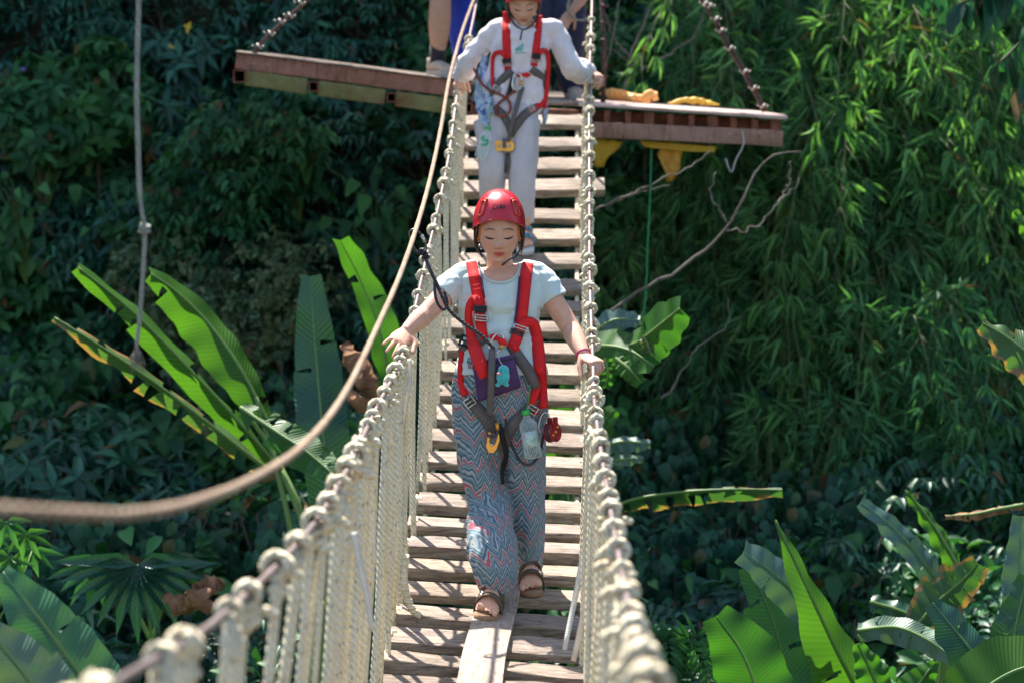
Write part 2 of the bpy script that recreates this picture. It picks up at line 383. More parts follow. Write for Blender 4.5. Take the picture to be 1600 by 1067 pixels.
for k, d in enumerate(DS):
    a = deck_pt(0, d); b = deck_pt(1, d); ax = (b-a).normalized()
    t = (deck_pt(.5, d+.1)-deck_pt(.5, d-.1)).normalized()
    t = (t - ax*ax.dot(t)).normalized(); t = (t + Vector((0, 0, RND.uniform(-.09, .09)))).normalized(); nz = ax.cross(t).normalized()
    ext = RND.uniform(.015, .05)
    L0 = ext + (.05 if k in (1, 3, 7) else 0); L1 = ext*.6 + (.12 if k in (3,) else 0)
    a2 = a - ax*L0; b2 = b + ax*L1 + nz*RND.uniform(-.016, .016) + t*RND.uniform(-.022, .022)
    ax = (b2-a2).normalized()
    m = MB(); m.box((a2+b2)/2, ((b2-a2).length/2, RND.uniform(.056, .088), RND.uniform(.017, .027)), (ax, t, nz), .005, .0042)
    p = m.build('plank', M['plank'], bridge, sharp=35)
    if d > 4:   # rope rings that bind the plank's two ends
        for q, s_ in ((a, -1), (b, 1)):
            lm = MB(); coil(lm, q + ax*(s_*.02) - nz*.008, ax, .035, .0085, 2.3, .032); lm.build('lashing', M['rope_plain'], p)
# carrying ropes under the deck edges
for u in (0.02, .98):
    m = MB(); m.tube([deck_pt(u, d) - CU*.035 for d in np.linspace(1.6, 13.5, 70)], .012, 8); m.build('deck_rope', M['rope_plain'], bridge)
# centre runner board lying on the slats
m = MB(); pts = []
for d in np.linspace(4.6, 8.30, 24):
    u = interp(d, [4.6, 7.4, 8.3], [.46, .49, .555]); pts.append(deck_pt(u, d))
vs = []; fs = []
for i, p in enumerate(pts):
    d = np.linspace(4.6, 8.30, 24)[i]; a = deck_pt(0, d); b = deck_pt(1, d); ax = (b-a).normalized(); t = (deck_pt(.5, d+.1)-deck_pt(.5, d-.1)).normalized(); nz = ax.cross(t).normalized()
    hw = .073
    for (q, z) in ((-hw, .028), (hw, .028), (hw, .054), (-hw, .054)): vs.append(p + ax*q + nz*z)
for i in range(len(pts)-1):
    for k in range(4): fs.append((i*4+k, i*4+(k+1) % 4, (i+1)*4+(k+1) % 4, (i+1)*4+k))
fs += [(3, 2, 1, 0), tuple(len(vs)-4+k for k in range(4))]
m.add(vs, fs); m.build('runner_board', M['board'], bridge, smooth=False)
# hand cables and hangers
for S, side in ((HL, -1), (HR, 1)):
    m = MB(); m.tube([rail(S, d) for d in np.linspace(1.3, 16.4, 120)], .0075, 8); m.build('hand_cable', M['cable'], bridge)
rv0 = lambda s: Vector((RND.gauss(0, s), RND.gauss(0, s), RND.gauss(0, s)))
for S, side in ((HL, -1), (HR, 1)):
    for k in range(44):
        d = 13.30-PITCHD*k + RND.uniform(-.06, .06)
        top = rail(S, d); ax = (rail(S, d+.05)-rail(S, d-.05)).normalized()
        bot = deck_pt(0 if side < 0 else 1, d) + CR*(side*RND.uniform(.01, .03))
        m = MB()
        sags = RND.choice([(.022, -.022), (.026, -.026), (0, .05, -.045), (.03, -.018)])
        for j, sg in enumerate(sags):
            tp = top + ax*(sg*.45) + CR*RND.uniform(-.012, .012) - Vector((0, 0, .03)); bt = bot + ax*(sg*1.1+RND.uniform(-.02, .02)) + CR*RND.uniform(-.016, .016)
            mid = (tp+bt)/2 + CR*RND.uniform(-.010, .010) + ax*RND.uniform(-.012, .012)
            r = RND.choice([.007, .009, .0105, .0125])
            if RND.random() < .12: continue
            m.tube([Vector(q) for q in smooth_path([tp+Vector((0, 0, .03)), tp, mid, bt, bt-Vector((0, 0, .05))], 14)], r, 7)
        h = m.build('hanger_rope', M['rope'], bridge)
        kn = MB()
        n_t = RND.choice([1.2, 1.6, 1.6, 2.3]); coil(kn, top, (ax+rv0(.25)).normalized(), .0175+RND.uniform(-.004, .008), RND.uniform(.0075, .010), n_t, .018*n_t)
        if RND.random() < .8: coil(kn, top - Vector((0, 0, .05)) + CR*(side*-.004), Vector((side*.3, .2, 1)), .015, .0085, 1.7, .026)
        # loose rope end beside the knot
        e = Vector((RND.uniform(-.3, 1)*-side, RND.uniform(-.6, .1), RND.uniform(-.8, .3))).normalized()
        p0 = top - Vector((0, 0, .028)); kn.tube(smooth_path([p0, p0+e*.03, p0+e*.055-Vector((0, 0, .012))], 6), [.008, .0085, .009, .0095, .010, .006], 7)
        kn.build('knot', M['rope_plain'], h)
# white tapes tied to the ropes: loose strips of their own
def tape(name_pts, wdt, label, th=.0025):
    m = MB(); P = smooth_path(name_pts, 14); tw = RND.uniform(-.4, .4)
    nr = [(-CF + CR*(tw + .5*math.sin(i*.35))).normalized() for i in range(14)]
    m.ribbon(P, nr, [wdt*(1-.25*(i/13)**3) for i in range(14)], th)
    single('cloth_strip', m, M['strap_white'], label, 'cloth strip', 'white cloth strips tied to the bridge ropes')
tape([at(930, 720, 7.6), at(918, 780, 7.6), at(908, 880, 7.5), at(882, 1015, 7.35)], .022, 'long white cloth strip hanging from the right ropes, its free end over the lowest slats')
tape([at(940, 800, 7.0), at(922, 880, 7.0), at(912, 960, 7.0), at(896, 1032, 7.05)], .024, 'white cloth strip with a split tip beside the lowest slats at the right')
tape([at(921, 610, 7.7), at(934, 650, 7.6), at(944, 690, 7.5), at(950, 727, 7.45)], .018, 'short white cloth strip below the gripping hand on the right hand cable')
tape([at(578, 660, 6.5), at(577, 720, 6.5), at(582, 800, 6.5), at(585, 880, 6.5)], .022, 'white cloth strip hanging straight among the left ropes')
tape([at(553, 830, 5.6), at(562, 880, 5.6), at(575, 940, 5.6), at(582, 985, 5.6)], .018, 'slanting white cloth strip low among the left ropes')
tape([at(640, 560, 7.8), at(640, 600, 7.8), at(633, 640, 7.8), at(630, 680, 7.8)], .016, 'short white cloth strip just under the open left hand')
m = MB()
P = smooth_path([at(634, 868, 7.75), at(631, 900, 7.75), at(634, 925, 7.75), at(643, 950, 7.75), at(655, 962, 7.78)], 60)
for ph in (0, PI):
    Q = []
    for i, p in enumerate(P): p = Vector(p); Q.append(p + CR*(.007*math.cos(i*1.05+ph)) + CF*(.007*math.sin(i*1.05+ph)))
    m.tube(Q, .009, 6)
single('twisted_rope', m, M['rope_plain'], 'short thick twisted rope curling down at the left deck edge beside the sandals', 'rope')
# ------------------------------------------------------------------ safety line, hanging rope
m = MB()
SL = [(-140, 785, 2.2), (0, 795, 2.4), (100, 801, 2.55), (200, 803, 2.75), (300, 785, 3.1), (400, 745, 3.6), (480, 690, 4.25), (540, 612, 5.1), (590, 510, 6.1), (625, 430, 7.0), (652, 352, 7.95), (672, 280, 9), (689, 200, 10.2), (703, 120, 11.5), (722, 50, 12.7), (745, -12, 13.9), (775, -90, 15.5)]
P = smooth_path([at(*q) for q in SL], 130)
m.tube(P, [.0076+.0018*min(1, i/70)+.0005*math.sin(i*2.1) for i in range(130)], 9)
single('safety_line', m, M['tan_rope'], 'thick tan safety rope curving from the lower left up along the bridge', 'rope')
m = MB(); HP = [(218, -60, 5.6), (216, 40, 5.6), (214, 150, 5.6), (216, 230, 5.6), (219, 310, 5.6), (226, 360, 5.6), (224, 420, 5.6), (218, 500, 5.6), (213, 545, 5.6)]
rope_t = thing('hanging_rope', 'thin grey rope hanging free at the left with a frayed end', 'rope', at(213, 545, 5.6))
m.tube(smooth_path([at(*q) for q in HP], 50), [.0066]*30+[.0056]*20, 8); m.build('line', M['grey_rope'], rope_t)
m = MB(); c0 = at(226, 358, 5.6)
coil(m, c0, Vector((.1, 0, 1)), .011, .006, 2, .02); m.build('knot', M['grey_rope'], rope_t)
m = MB()
for i in range(26):
    e = Vector((RND.uniform(-.022, .02), RND.uniform(-.02, .02), -RND.uniform(.03, .075))); p0 = at(213, 540, 5.6)
    m.tube(smooth_path([p0, p0+e*.45+Vector((RND.uniform(-.006, .006), 0, 0)), p0+e], 6), .0012, 4)
m.build('frayed_end', M['grey_rope'], rope_t)
# ------------------------------------------------------------------ platform
plat = thing('hanging_platform', 'rusty hanging steel platform with a plank deck where the bridge ends', 'platform', at(800, 180, 14.6))
def beam(name, p, q, h, depth, mat, y0=0, part=plat, jit=.002, bev=.004):
    """a bar whose front-top edge runs p -> q"""
    p = Vector(p); q = Vector(q); ax = (q-p).normalized(); bk = Vector((0, 1, 0)); bk = (bk - ax*ax.dot(bk)).normalized(); up = ax.cross(bk).normalized()
    if up.z < 0: up = -up
    m = MB(); m.box((p+q)/2 - up*(h/2) + bk*(depth/2+y0), ((q-p).length/2, depth/2, h/2), (ax, bk, up), bev, jit)
    return m.build(name, mat, part, sharp=40)
PD = 13.9
# left: long red beam over square tubes and green spacers
beam('front_beam', at(370, 82, PD), at(735, 129, PD), .105, .06, M['rust'])
lo = lambda px: interp(px, [362, 735], [106, 158])
for x0, x1 in ((364, 384), (482, 498), (604, 619), (722, 738)):
    # open square tubes running back under the deck
    c = at((x0+x1)/2, lo((x0+x1)/2)+12, PD-.02); hw = (x1-x0)/FPX*PD/2; m = MB()
    bk = Vector((0, 1, 0)); o_ = hw; i_ = hw-.008
    for (dx, dz, sx, sz) in ((0, o_-.004, o_, .004), (0, -o_+.004, o_, .004), (o_-.004, 0, .004, o_-.008), (-o_+.004, 0, .004, o_-.008)):
        m.box(c + Vector((dx, .9, dz)), (sx, .9, sz), None, 0)
    m.box(c + Vector((0, .5, 0)), (i_, .01, i_), None, 0)
    m.build('cross_tube', M['rust_dark'], plat, smooth=False)
for x0, x1 in ((385, 481), (499, 603), (620, 721)):
    beam('spacer', at(x0, lo(x0)+1, PD+.01), at(x1, lo(x1)+1, PD+.01), .098, .03, M['green_steel'])
beam('edge_strip', at(368, 80, PD-.02), at(735, 127, PD-.02), .012, .10, M['plank_dark'], jit=.006)
# right: thin board edge, dark ribs, brown lower beam
beam('edge_strip', at(905, 160, PD-.02), at(1231, 181.5, PD-.02), .024, .09, M['deck_pink'], jit=.003)
beam('front_beam', at(905, 190, PD), at(1224, 205, PD), .10, .05, M['beam_brown'], jit=.004)
beam('rear_web', at(905, 172, PD+.16), at(1218, 189, PD+.16), .10, .02, M['rust_dark'])
for i in range(10):
    px = 915+i*33; py = interp(px, [905, 1231], [170, 189.5])
    c = at(px, py+5, PD+.07); m = MB(); m.box(c - Vector((0, 0, .030)), (.017 if i % 3 else .03, .05, .05), None, .003); m.build('rib', M['rust_dark'], plat, smooth=False)
# deck boards running back (each board spans the platform's width)
for side, x0, y0, x1, y1 in ((0, 368, 79, 735, 126), (1, 905, 159, 1231, 180.5)):
    for r in range(11):
        p = at(x0, y0, PD) + Vector((0, .09+r*.195, 0)); q = at(x1, y1, PD) + Vector((0, .09+r*.195, 0))
        beam('deck_board', p, q, .03, .185, M['deck_pink'] if side else M['plank'])
pa = at(735, 152, PD); pb = at(905, 160, PD)
for r in range(9):
    beam('deck_board', pa+Vector((0, .10+r*.21, .006*r)), pb+Vector((0, .10+r*.21, .006*r)), .03, .19, M['plank'])
beam('cross_beam', at(735, 165, PD+.05), at(905, 172, PD+.05), .10, .06, M['rust_dark'])
# stays with clamps
def stay(pts, clamps, label):
    t = thing('stay_cable', label, 'steel cable', at(*pts[0]), 'cables holding up the platform')
    m = MB(); P = smooth_path([at(*p) for p in pts], 24); m.tube(P, .009, 8); m.tube([Vector(p)+Vector((.016, 0, .004)) for p in P[:15]], .008, 8)
    m.build('cable', M['iron'], t)
    for (px, py) in clamps:
        c = at(px, py, pts[0][2]); ax = (Vector(P[-1])-Vector(P[0])).normalized(); m = MB()
        m.box(c+Vector((.008, -.01, 0)), (.021, .011, .008), (ax.cross(CF).normalized(), CF, ax), .003)
        m.tube([c+Vector((-.02, -.02, .0)), c+Vector((-.034, -.03, .008))], .005, 6); m.tube([c+Vector((.03, -.02, -.004)), c+Vector((.040, -.03, .004))], .005, 6)
        m.build('clamp', M['clamp'], t)
stay([(392, 92, 13.95), (402, 74, 13.95), (440, 36, 13.95), (478, 2, 13.95), (560, -80, 13.95)], [(403, 73), (421, 53), (437, 34), (452, 25), (468, 5)], 'dark steel cable with pale clamps rising from the left end of the platform')
stay([(1193, 176, 14.1), (1182, 152, 14.1), (1160, 112, 14.1), (1137, 74, 14.1), (1117, 36, 14.1), (1098, 4, 14.1), (1050, -40, 14.1)], [(1190, 166), (1176, 138), (1162, 112), (1139, 76), (1125, 48), (1117, 30), (1107, 10), (1100, 6)], 'dark steel cable with pale clamps rising from the right end of the platform')
# post cable beside the right hand cable
m = MB(); m.tube([at(942, 170, 14.2), at(944, 80, 14.2), at(938, -60, 14.2)], .016, 8)
for y in (8, 35, 62, 90, 118): m.tube([at(938, y, 14.15), at(951, y+2, 14.15)], .008, 6)
single('support_cable', m, M['iron'], 'dark vertical cable with bolts rising from the platform beside the right rope', 'steel cable')
# tarpaulins
def crumple(name, path, r, mat, label, seed, flat=.7, n=40):
    m = MB(); P = smooth_path(path, n); K = len(P)
    rr = []
    for i in range(K):
        e = min(1, 4*i/K+.25, 4*(K-1-i)/K+.25)*(1+.35*noise.noise(Vector((i*.33, seed, 0)))); rr.append((r*e, r*e*flat))
    m.tube(P, rr, 14, up=(0, 0, 1))
    for i, v in enumerate(m.v):
        v = Vector(v); k = .55*r; m.v[i] = tuple(v + k*Vector((noise.noise(v*13+Vector((seed, 0, 0))), noise.noise(v*13+Vector((0, seed, 5))), noise.noise(v*16+Vector((3, 3, seed))))))
    single(name, m, mat, label, 'tarpaulin', 'yellow and orange tarpaulins on the platform')
crumple('rolled_tarp', [at(938, 144, 14.3), at(965, 147, 14.3), at(1000, 155, 14.3), at(1016, 158, 14.3)], .045, M['orange'], 'rolled orange tarpaulin on the platform next to the hand in white sleeve', 1.0)
crumple('rolled_tarp', [at(1004, 158, 14.2), at(1016, 148, 14.2), at(1030, 155, 14.2)], .030, M['orange'], 'small crumpled orange tarpaulin heap at the end of the roll', 4.0, .9, 22)
crumple('rolled_tarp', [at(1044, 160, 14.2), at(1065, 158, 14.2), at(1100, 160, 14.2), at(1124, 164, 14.2)], .026, M['yellow'], 'thin pale yellow roll lying on the platform under the right cable', 7.0)
def cloth(name, grid, mat, label, seed, amp=.012):
    """hanging cloth from a grid of (px, py, d) rows"""
    m = MB(); R_ = 9; C_ = 7; rows = [smooth_path([at(*p) for p in r], C_) for r in grid]
    cols = [smooth_path([rows[j][i] for j in range(len(rows))], R_) for i in range(C_)]
    vs = []
    for th in (0, 1):
        for j in range(R_):
            for i in range(C_):
                v = Vector(cols[i][j]); v = v + CF*(amp*math.sin(i*1.9+seed+j*.5) + th*.004) + amp*.6*Vector((noise.noise(v*18), 0, noise.noise(v*21)))
                vs.append(v)
    fs = []; o = R_*C_
    for j in range(R_-1):
        for i in range(C_-1):
            a = j*C_+i; fs.append((a, a+1, a+C_+1, a+C_)); fs.append((o+a, o+a+C_, o+a+C_+1, o+a+1))
    for j in range(R_-1):
        for i in (0, C_-1): a = j*C_+i; fs.append((a, a+C_, o+a+C_, o+a))
    for i in range(C_-1):
        for j in (0, R_-1): a = j*C_+i; fs.append((a, a+1, o+a+1, o+a))
    m.add(vs, fs)
    return single(name, m, mat, label, 'tarpaulin', 'yellow and orange tarpaulins on the platform')
cloth('hanging_tarp', [[(1029, 234, 14.0), (1048, 236, 14.0), (1069, 235, 14.0)], [(1028, 250, 14.0), (1046, 252, 14.0), (1064, 250, 14.0)], [(1037, 266, 13.96), (1049, 268, 13.93), (1062, 264, 13.97)], [(1042, 286, 13.98), (1048, 284, 13.96), (1055, 280, 14.0)]], M['orange_cloth'], 'bright orange torn cloth hanging in a point below the platform', 2, .022)
cloth('hanging_tarp', [[(1000, 220, 13.98), (1060, 225, 13.98), (1120, 230, 13.98)], [(1003, 227, 13.98), (1060, 232, 13.98), (1117, 236, 13.98)], [(1010, 231, 13.98), (1060, 236, 13.98), (1116, 239, 13.98)]], M['yellow_cloth'], 'flat yellow cloth edge hanging along the underside of the platform', 5, .006)
cloth('hanging_tarp', [[(925, 216, 14.0), (950, 219, 14.0), (974, 222, 14.0)], [(925, 232, 14.0), (945, 234, 14.0), (965, 234, 14.0)], [(926, 248, 14.0), (938, 250, 14.0), (950, 248, 14.0)], [(928, 262, 14.0), (936, 262, 14.0), (944, 262, 14.0)]], M['yellow_cloth'], 'yellow cloth hanging just right of the bridge ropes under the platform', 9)
m = MB(); m.tube(smooth_path([at(1018, 228, 14.0), at(1016, 300, 14.0), at(1012, 380, 14.0), at(1010, 440, 14.0), at(1005, 505, 14.0)], 20), .005, 6)
single('green_string', m, M['green_line'], 'thin green string hanging below the platform', 'string')
m = MB(); m.tube(smooth_path([at(1160, 205, 13.85), at(1162, 225, 13.85), at(1150, 250, 13.85), at(1143, 270, 13.85), at(1138, 262, 13.85), at(1134, 248, 13.85)], 20), .006, 6)
single('loose_wire', m, M['clamp'], 'pale loose wire curling below the right half of the platform', 'wire')
# ------------------------------------------------------------------ foliage tools
def leaf_template(prof, fold=.25, droop=.25):
    """prof: (t, halfwidth) along a unit-length, unit-halfwidth leaf; +X along, Y across, Z up"""
    vs = []; rows = []
    for (t, hw) in prof:
        z = -droop*t*t
        if hw < 1e-4: rows.append([len(vs)]); vs.append((t, 0, z, 0, t))
        else:
            rows.append([len(vs), len(vs)+1, len(vs)+2])
            vs += [(t, -hw, z+fold*hw*.3, -hw, t), (t, 0, z, 0, t), (t, hw, z+fold*hw*.3, hw, t)]
    fs = []
    for a, b in zip(rows, rows[1:]):
        if len(a) == 1: fs += [(a[0], b[0], b[1]), (a[0], b[1], b[2])]
        elif len(b) == 1: fs += [(a[0], b[0], a[1]), (a[1], b[0], a[2])]
        else: fs += [(a[0], b[0], b[1], a[1]), (a[1], b[1], b[2], a[2])]
    return np.array(vs, float), fs
T_OVAL = leaf_template([(0, 0), (.25, .8), (.55, 1), (.82, .55), (1, 0)], .5, .35)
T_LANCE = leaf_template([(0, 0), (.3, 1), (.65, .7), (1, 0)], .5, .35)
T_BLADE = leaf_template([(0, 0), (.22, 1), (.6, .8), (1, 0)], .4, .45)
T_ROUND = leaf_template([(0, .45), (.18, .95), (.5, 1), (.8, .55), (1, 0)], .3, .25)
T_HEART = leaf_template([(0, .35), (.06, .95), (.25, 1), (.5, .8), (.78, .38), (1, 0)], .25, .3)
def leaves(name, tmpl, pos, dirs, nrm, ln, wd, mat, parent):
    V, F = tmpl; N = len(pos); K = len(V)
    d = np.asarray(dirs, float); d /= np.linalg.norm(d, axis=1)[:, None]+1e-9
    n = np.asarray(nrm, float); s = np.cross(n, d); s /= np.linalg.norm(s, axis=1)[:, None]+1e-9; n = np.cross(d, s)
    ln = np.asarray(ln, float); wd = np.asarray(wd, float); pos = np.asarray(pos, float)
    co = (pos[:, None, :] + d[:, None, :]*(V[None, :, 0:1]*ln[:, None, None]) + s[:, None, :]*(V[None, :, 1:2]*wd[:, None, None]) + n[:, None, :]*(V[None, :, 2:3]*ln[:, None, None]))
    me = bpy.data.meshes.new(name); me.vertices.add(N*K); me.vertices.foreach_set('co', co.reshape(-1))
    fl = np.concatenate([np.array(f) for f in F]); sizes = np.array([len(f) for f in F])
    idx = (fl[None, :] + (np.arange(N)*K)[:, None]).reshape(-1)
    tot = np.tile(sizes, N); start = np.concatenate([[0], np.cumsum(tot)[:-1]])
    me.loops.add(len(idx)); me.loops.foreach_set('vertex_index', idx.astype(np.int32)); me.polygons.add(len(tot))
    me.polygons.foreach_set('loop_start', start.astype(np.int32)); me.polygons.foreach_set('loop_total', tot.astype(np.int32))
    me.polygons.foreach_set('use_smooth', np.ones(len(tot), bool))
    ul = me.uv_layers.new(name='UVMap'); uv = np.tile(V[fl][:, 3:5], (N, 1)); ul.data.foreach_set('uv', uv.reshape(-1))
    me.materials.append(mat); me.update(calc_edges=True); me.validate()
    return link(name, me, parent)
def rv(s=1.0): return Vector((RND.gauss(0, s), RND.gauss(0, s), RND.gauss(0, s)))
M['leaf_dark'] = leaf_mat('dark_leaf', (.007, .052, .032), (.034, .150, .085), .22, .42, spec=.45)
M['leaf_mid'] = leaf_mat('mid_leaf', (.016, .085, .032), (.055, .185, .055), .3, .5, spec=.3)
M['leaf_ivy'] = leaf_mat('creeper_leaf', (.006, .046, .030), (.028, .120, .070), .18, .45, spec=.35)
M['leaf_light'] = leaf_mat('light_leaf', (.05, .10, .035), (.14, .20, .085), .3, .45)
M['leaf_bamboo'] = leaf_mat('bamboo_leaf', (.022, .115, .050), (.145, .34, .135), .40, .46, spec=.4)
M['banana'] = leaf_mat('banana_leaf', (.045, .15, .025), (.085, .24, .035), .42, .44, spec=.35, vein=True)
M['banana_shade'] = leaf_mat('banana_leaf_shaded', (.020, .085, .050), (.035, .13, .075), .12, .32, vein=True)  # darker, bluer copy of the banana leaf: shade put into its colour
M['banana_pale'] = leaf_mat('banana_leaf_pale', (.085, .165, .13), (.14, .25, .20), .15, .42, vein=True)
M['banana_torn'] = leaf_mat('banana_leaf_worn', (.05, .13, .035), (.10, .21, .06), .35, .4, vein=True, edge=(.30, .17, .075))
M['dead'] = mottled('dead_leaf', (.14, .06, .03), (.42, .21, .10), 9, .8, .5, 20, .01)
M['bark'] = mottled('grey_bark', (.10, .08, .065), (.28, .24, .20), 8, .9, .5)
M['bark_dark'] = mottled('dark_bark', (.035, .026, .018), (.10, .075, .05), 8, .9, .5)
M['culm'] = plain('bamboo_culm', (.12, .15, .05), .5)
M['petiole'] = plain('leaf_stalk', (.14, .24, .06), .5)
# ---- plant kinds: foliage in local space round the origin (the origin is the plant's foot)
def crown_pts(n, rx, ry, rz, cz, seed, thr=-.12):
    out = []
    while len(out) < n:
        v = rv().normalized()*(RND.random()**.4)
        if v.y > .55: continue
        if noise.noise(v*1.8+Vector((seed, 0, 0))) < thr: continue
        out.append((Vector((v.x*rx, v.y*ry, cz+v.z*rz)), v))
    return out
def whorls(n, R, cz, seed, L, W, per=7, tmpl=T_LANCE):
    P, D, Nn, LL, WW = [], [], [], [], []
    for c, v in crown_pts(n, *R, cz, seed):
        ax = (Vector(v)*.7 + Vector((0, -.45, .55)) + rv(.35)).normalized(); x = ax.orthogonal().normalized(); y = ax.cross(x); ph = RND.uniform(0, 6)
        for k in range(per):
            a = ph + 2*PI*k/per + RND.uniform(-.2, .2); r = x*math.cos(a) + y*math.sin(a)
            d = (r + ax*RND.uniform(.0, .5) + Vector((0, 0, -.35))).normalized(); l = L*RND.uniform(.65, 1.2)
            P.append(c+ax*RND.uniform(-.03, .03)); D.append(d); Nn.append((ax*.9 + Vector((0, -.2, .5)) + rv(.15))); LL.append(l); WW.append(W*RND.uniform(.8, 1.2)*l/L)
    return P, D, Nn, LL, WW
def pinnate(n, R, cz, seed, L, W, per=11, twig=.4, droop=.6):
    P, D, Nn, LL, WW = [], [], [], [], []
    for c, v in crown_pts(n, *R, cz, seed):
        d0 = (Vector((v.x, v.y*.5, 0))*1.0 + Vector((0, -.4, .25)) + rv(.4)).normalized(); tl = twig*RND.uniform(.7, 1.25)
        for k in range(per):
            t = (k+.8)/per; p = c + d0*(tl*t) - Vector((0, 0, droop*tl*t*t*.6)); tg = (d0 - Vector((0, 0, droop*t*1.2))).normalized()
            sd_ = tg.cross(Vector((0, 0, 1))); sd_.normalize(); s = 1 if k % 2 else -1
            d = (sd_*s*.9 + tg*.55 + Vector((0, 0, -.35)) + rv(.12)) if k < per-1 else tg
            l = L*RND.uniform(.75, 1.15)*(1-.35*abs(t-.5)); P.append(p); D.append(d); Nn.append(Vector((0, -.35, 1))+rv(.22)); LL.append(l); WW.append(W*l/L)
    return P, D, Nn, LL, WW
def shingles(n, rx, rz, L, W):
    P, D, Nn, LL, WW = [], [], [], [], []
    for i in range(n):
        a = RND.uniform(0, 2*PI); r = math.sqrt(RND.random()); x = rx*r*math.cos(a); z = rz*r*math.sin(a)
        y = .28*z + .62*noise.noise(Vector((x*2.1, z*2.1, n*.1))) - .10*(1-r*r) + RND.uniform(-.09, .06)
        nn = Vector((0, -1, .55)) + rv(.42); d = Vector((RND.gauss(0, .5), -.35, -1)); l = L*RND.choice([.5, .7, .8, 1, 1.1, 1.5])
        P.append((x, y, z+rz)); D.append(d); Nn.append(nn); LL.append(l); WW.append(W*l/L)
    return P, D, Nn, LL, WW
def bamboo_spray(nb, seed, L, W, reach=1.5, lean=.55):
    """arching branches from a common foot; fans of leaves hang from their outer part"""
    P, D, Nn, LL, WW = [], [], [], [], []; br = []
    for b in range(nb):
        a = RND.gauss(lean, 1.15); r = reach*RND.uniform(.55, 1.15); h = RND.uniform(1.5, 3.0)
        tip = Vector((r*math.sin(a), -.25-r*.55*abs(math.cos(a))*RND.uniform(.4, 1), h-RND.uniform(.35, 1.0))); base = Vector((RND.uniform(-.25, .25), .45, -.6)); top = Vector((tip.x*.55, tip.y*.4+.1, h+RND.uniform(.0, .35)))
        Q = [Vector(q) for q in smooth_path([base, base.lerp(top, .5)+Vector((0, .1, .25)), top, tip.lerp(top, .35)+Vector((0, 0, .12)), tip], 26)]; br.append(Q)
        for i in range(9, 26):
            tg = (Q[i]-Q[i-1]).normalized(); sd_ = tg.cross(Vector((0, 0, 1))).normalized()
            for s in ((-1, 1) if RND.random() < .75 else (RND.choice((-1, 1)),)):
                tw = (tg*RND.uniform(.5, 1.1) + sd_*s*RND.uniform(.4, 1) + Vector((0, -.15, RND.uniform(-.7, .25)))).normalized(); tl = RND.uniform(.08, .30); e = Q[i] + tw*tl - Vector((0, 0, .25*tl)); br.append([Q[i], Q[i].lerp(e, .6)+Vector((0, 0, .02)), e])
                nl = RND.choice((5, 6, 7, 8))
                for k in range(nl):
                    f = (k+.5)/nl-.5; sp_ = tw.cross(Vector((0, -1, .4))).normalized()
                    d = tw*.75 + sp_*f*1.7 + Vector((.06, 0, -.42)) + rv(.13); l = L*RND.uniform(.55, 1.2)
                    P.append(e - tw*tl*.25*RND.random()); D.append(d); Nn.append(Vector((0, -.75, .6))+rv(.35)); LL.append(l); WW.append(W*RND.uniform(.8, 1.2)*l/L)
    return P, D, Nn, LL, WW, br
def stems(R, cz, k, r, seed, name, mat, parent, n=14):
    m = MB(); h = cz
    m.tube(smooth_path([(0, .1, -.4), (0, .05, .25*h), (.04, .05, .6*h), (0, 0, cz)], 8), [r*1.5, r*1.4, r*1.3, r*1.2, r*1.1, r, r*.9, r*.7], 7)
    for i in range(n):
        v = rv().normalized(); e = Vector((v.x*R[0]*.9, v.y*R[1]*.8, cz+v.z*R[2]*.9)); b = Vector((0, .05, h*RND.uniform(.3, .9)))
        mid = (b+e)/2 + Vector((0, 0, .08)) + rv(.04); P = smooth_path([b, mid, e], 7); m.tube(P, [r*.6*(1-.8*i_/6)+.002 for i_ in range(7)], 5)
    return m.build(name, mat, parent)
PROTO = {}
def proto(key, maker): PROTO[key] = maker
def place(key, loc, rotz, scl, name, label, cat, group):
    """first use builds the kind at the origin; later ones copy the thing and each of its parts"""
    if callable(PROTO[key]):
        root = bpy.data.objects.new(name, None); COL.objects.link(root); PROTO[key](root); PROTO[key] = root; kids = list(root.children)
    else:
        src = PROTO[key]; root = src.copy(); COL.objects.link(root)
        for ch in src.children:
            c = ch.copy(); COL.objects.link(c); c.parent = root
    root.location = loc; root.rotation_euler = (0, 0, rotz); root.scale = (scl, scl, scl)
    return tag(root, label, cat, group)
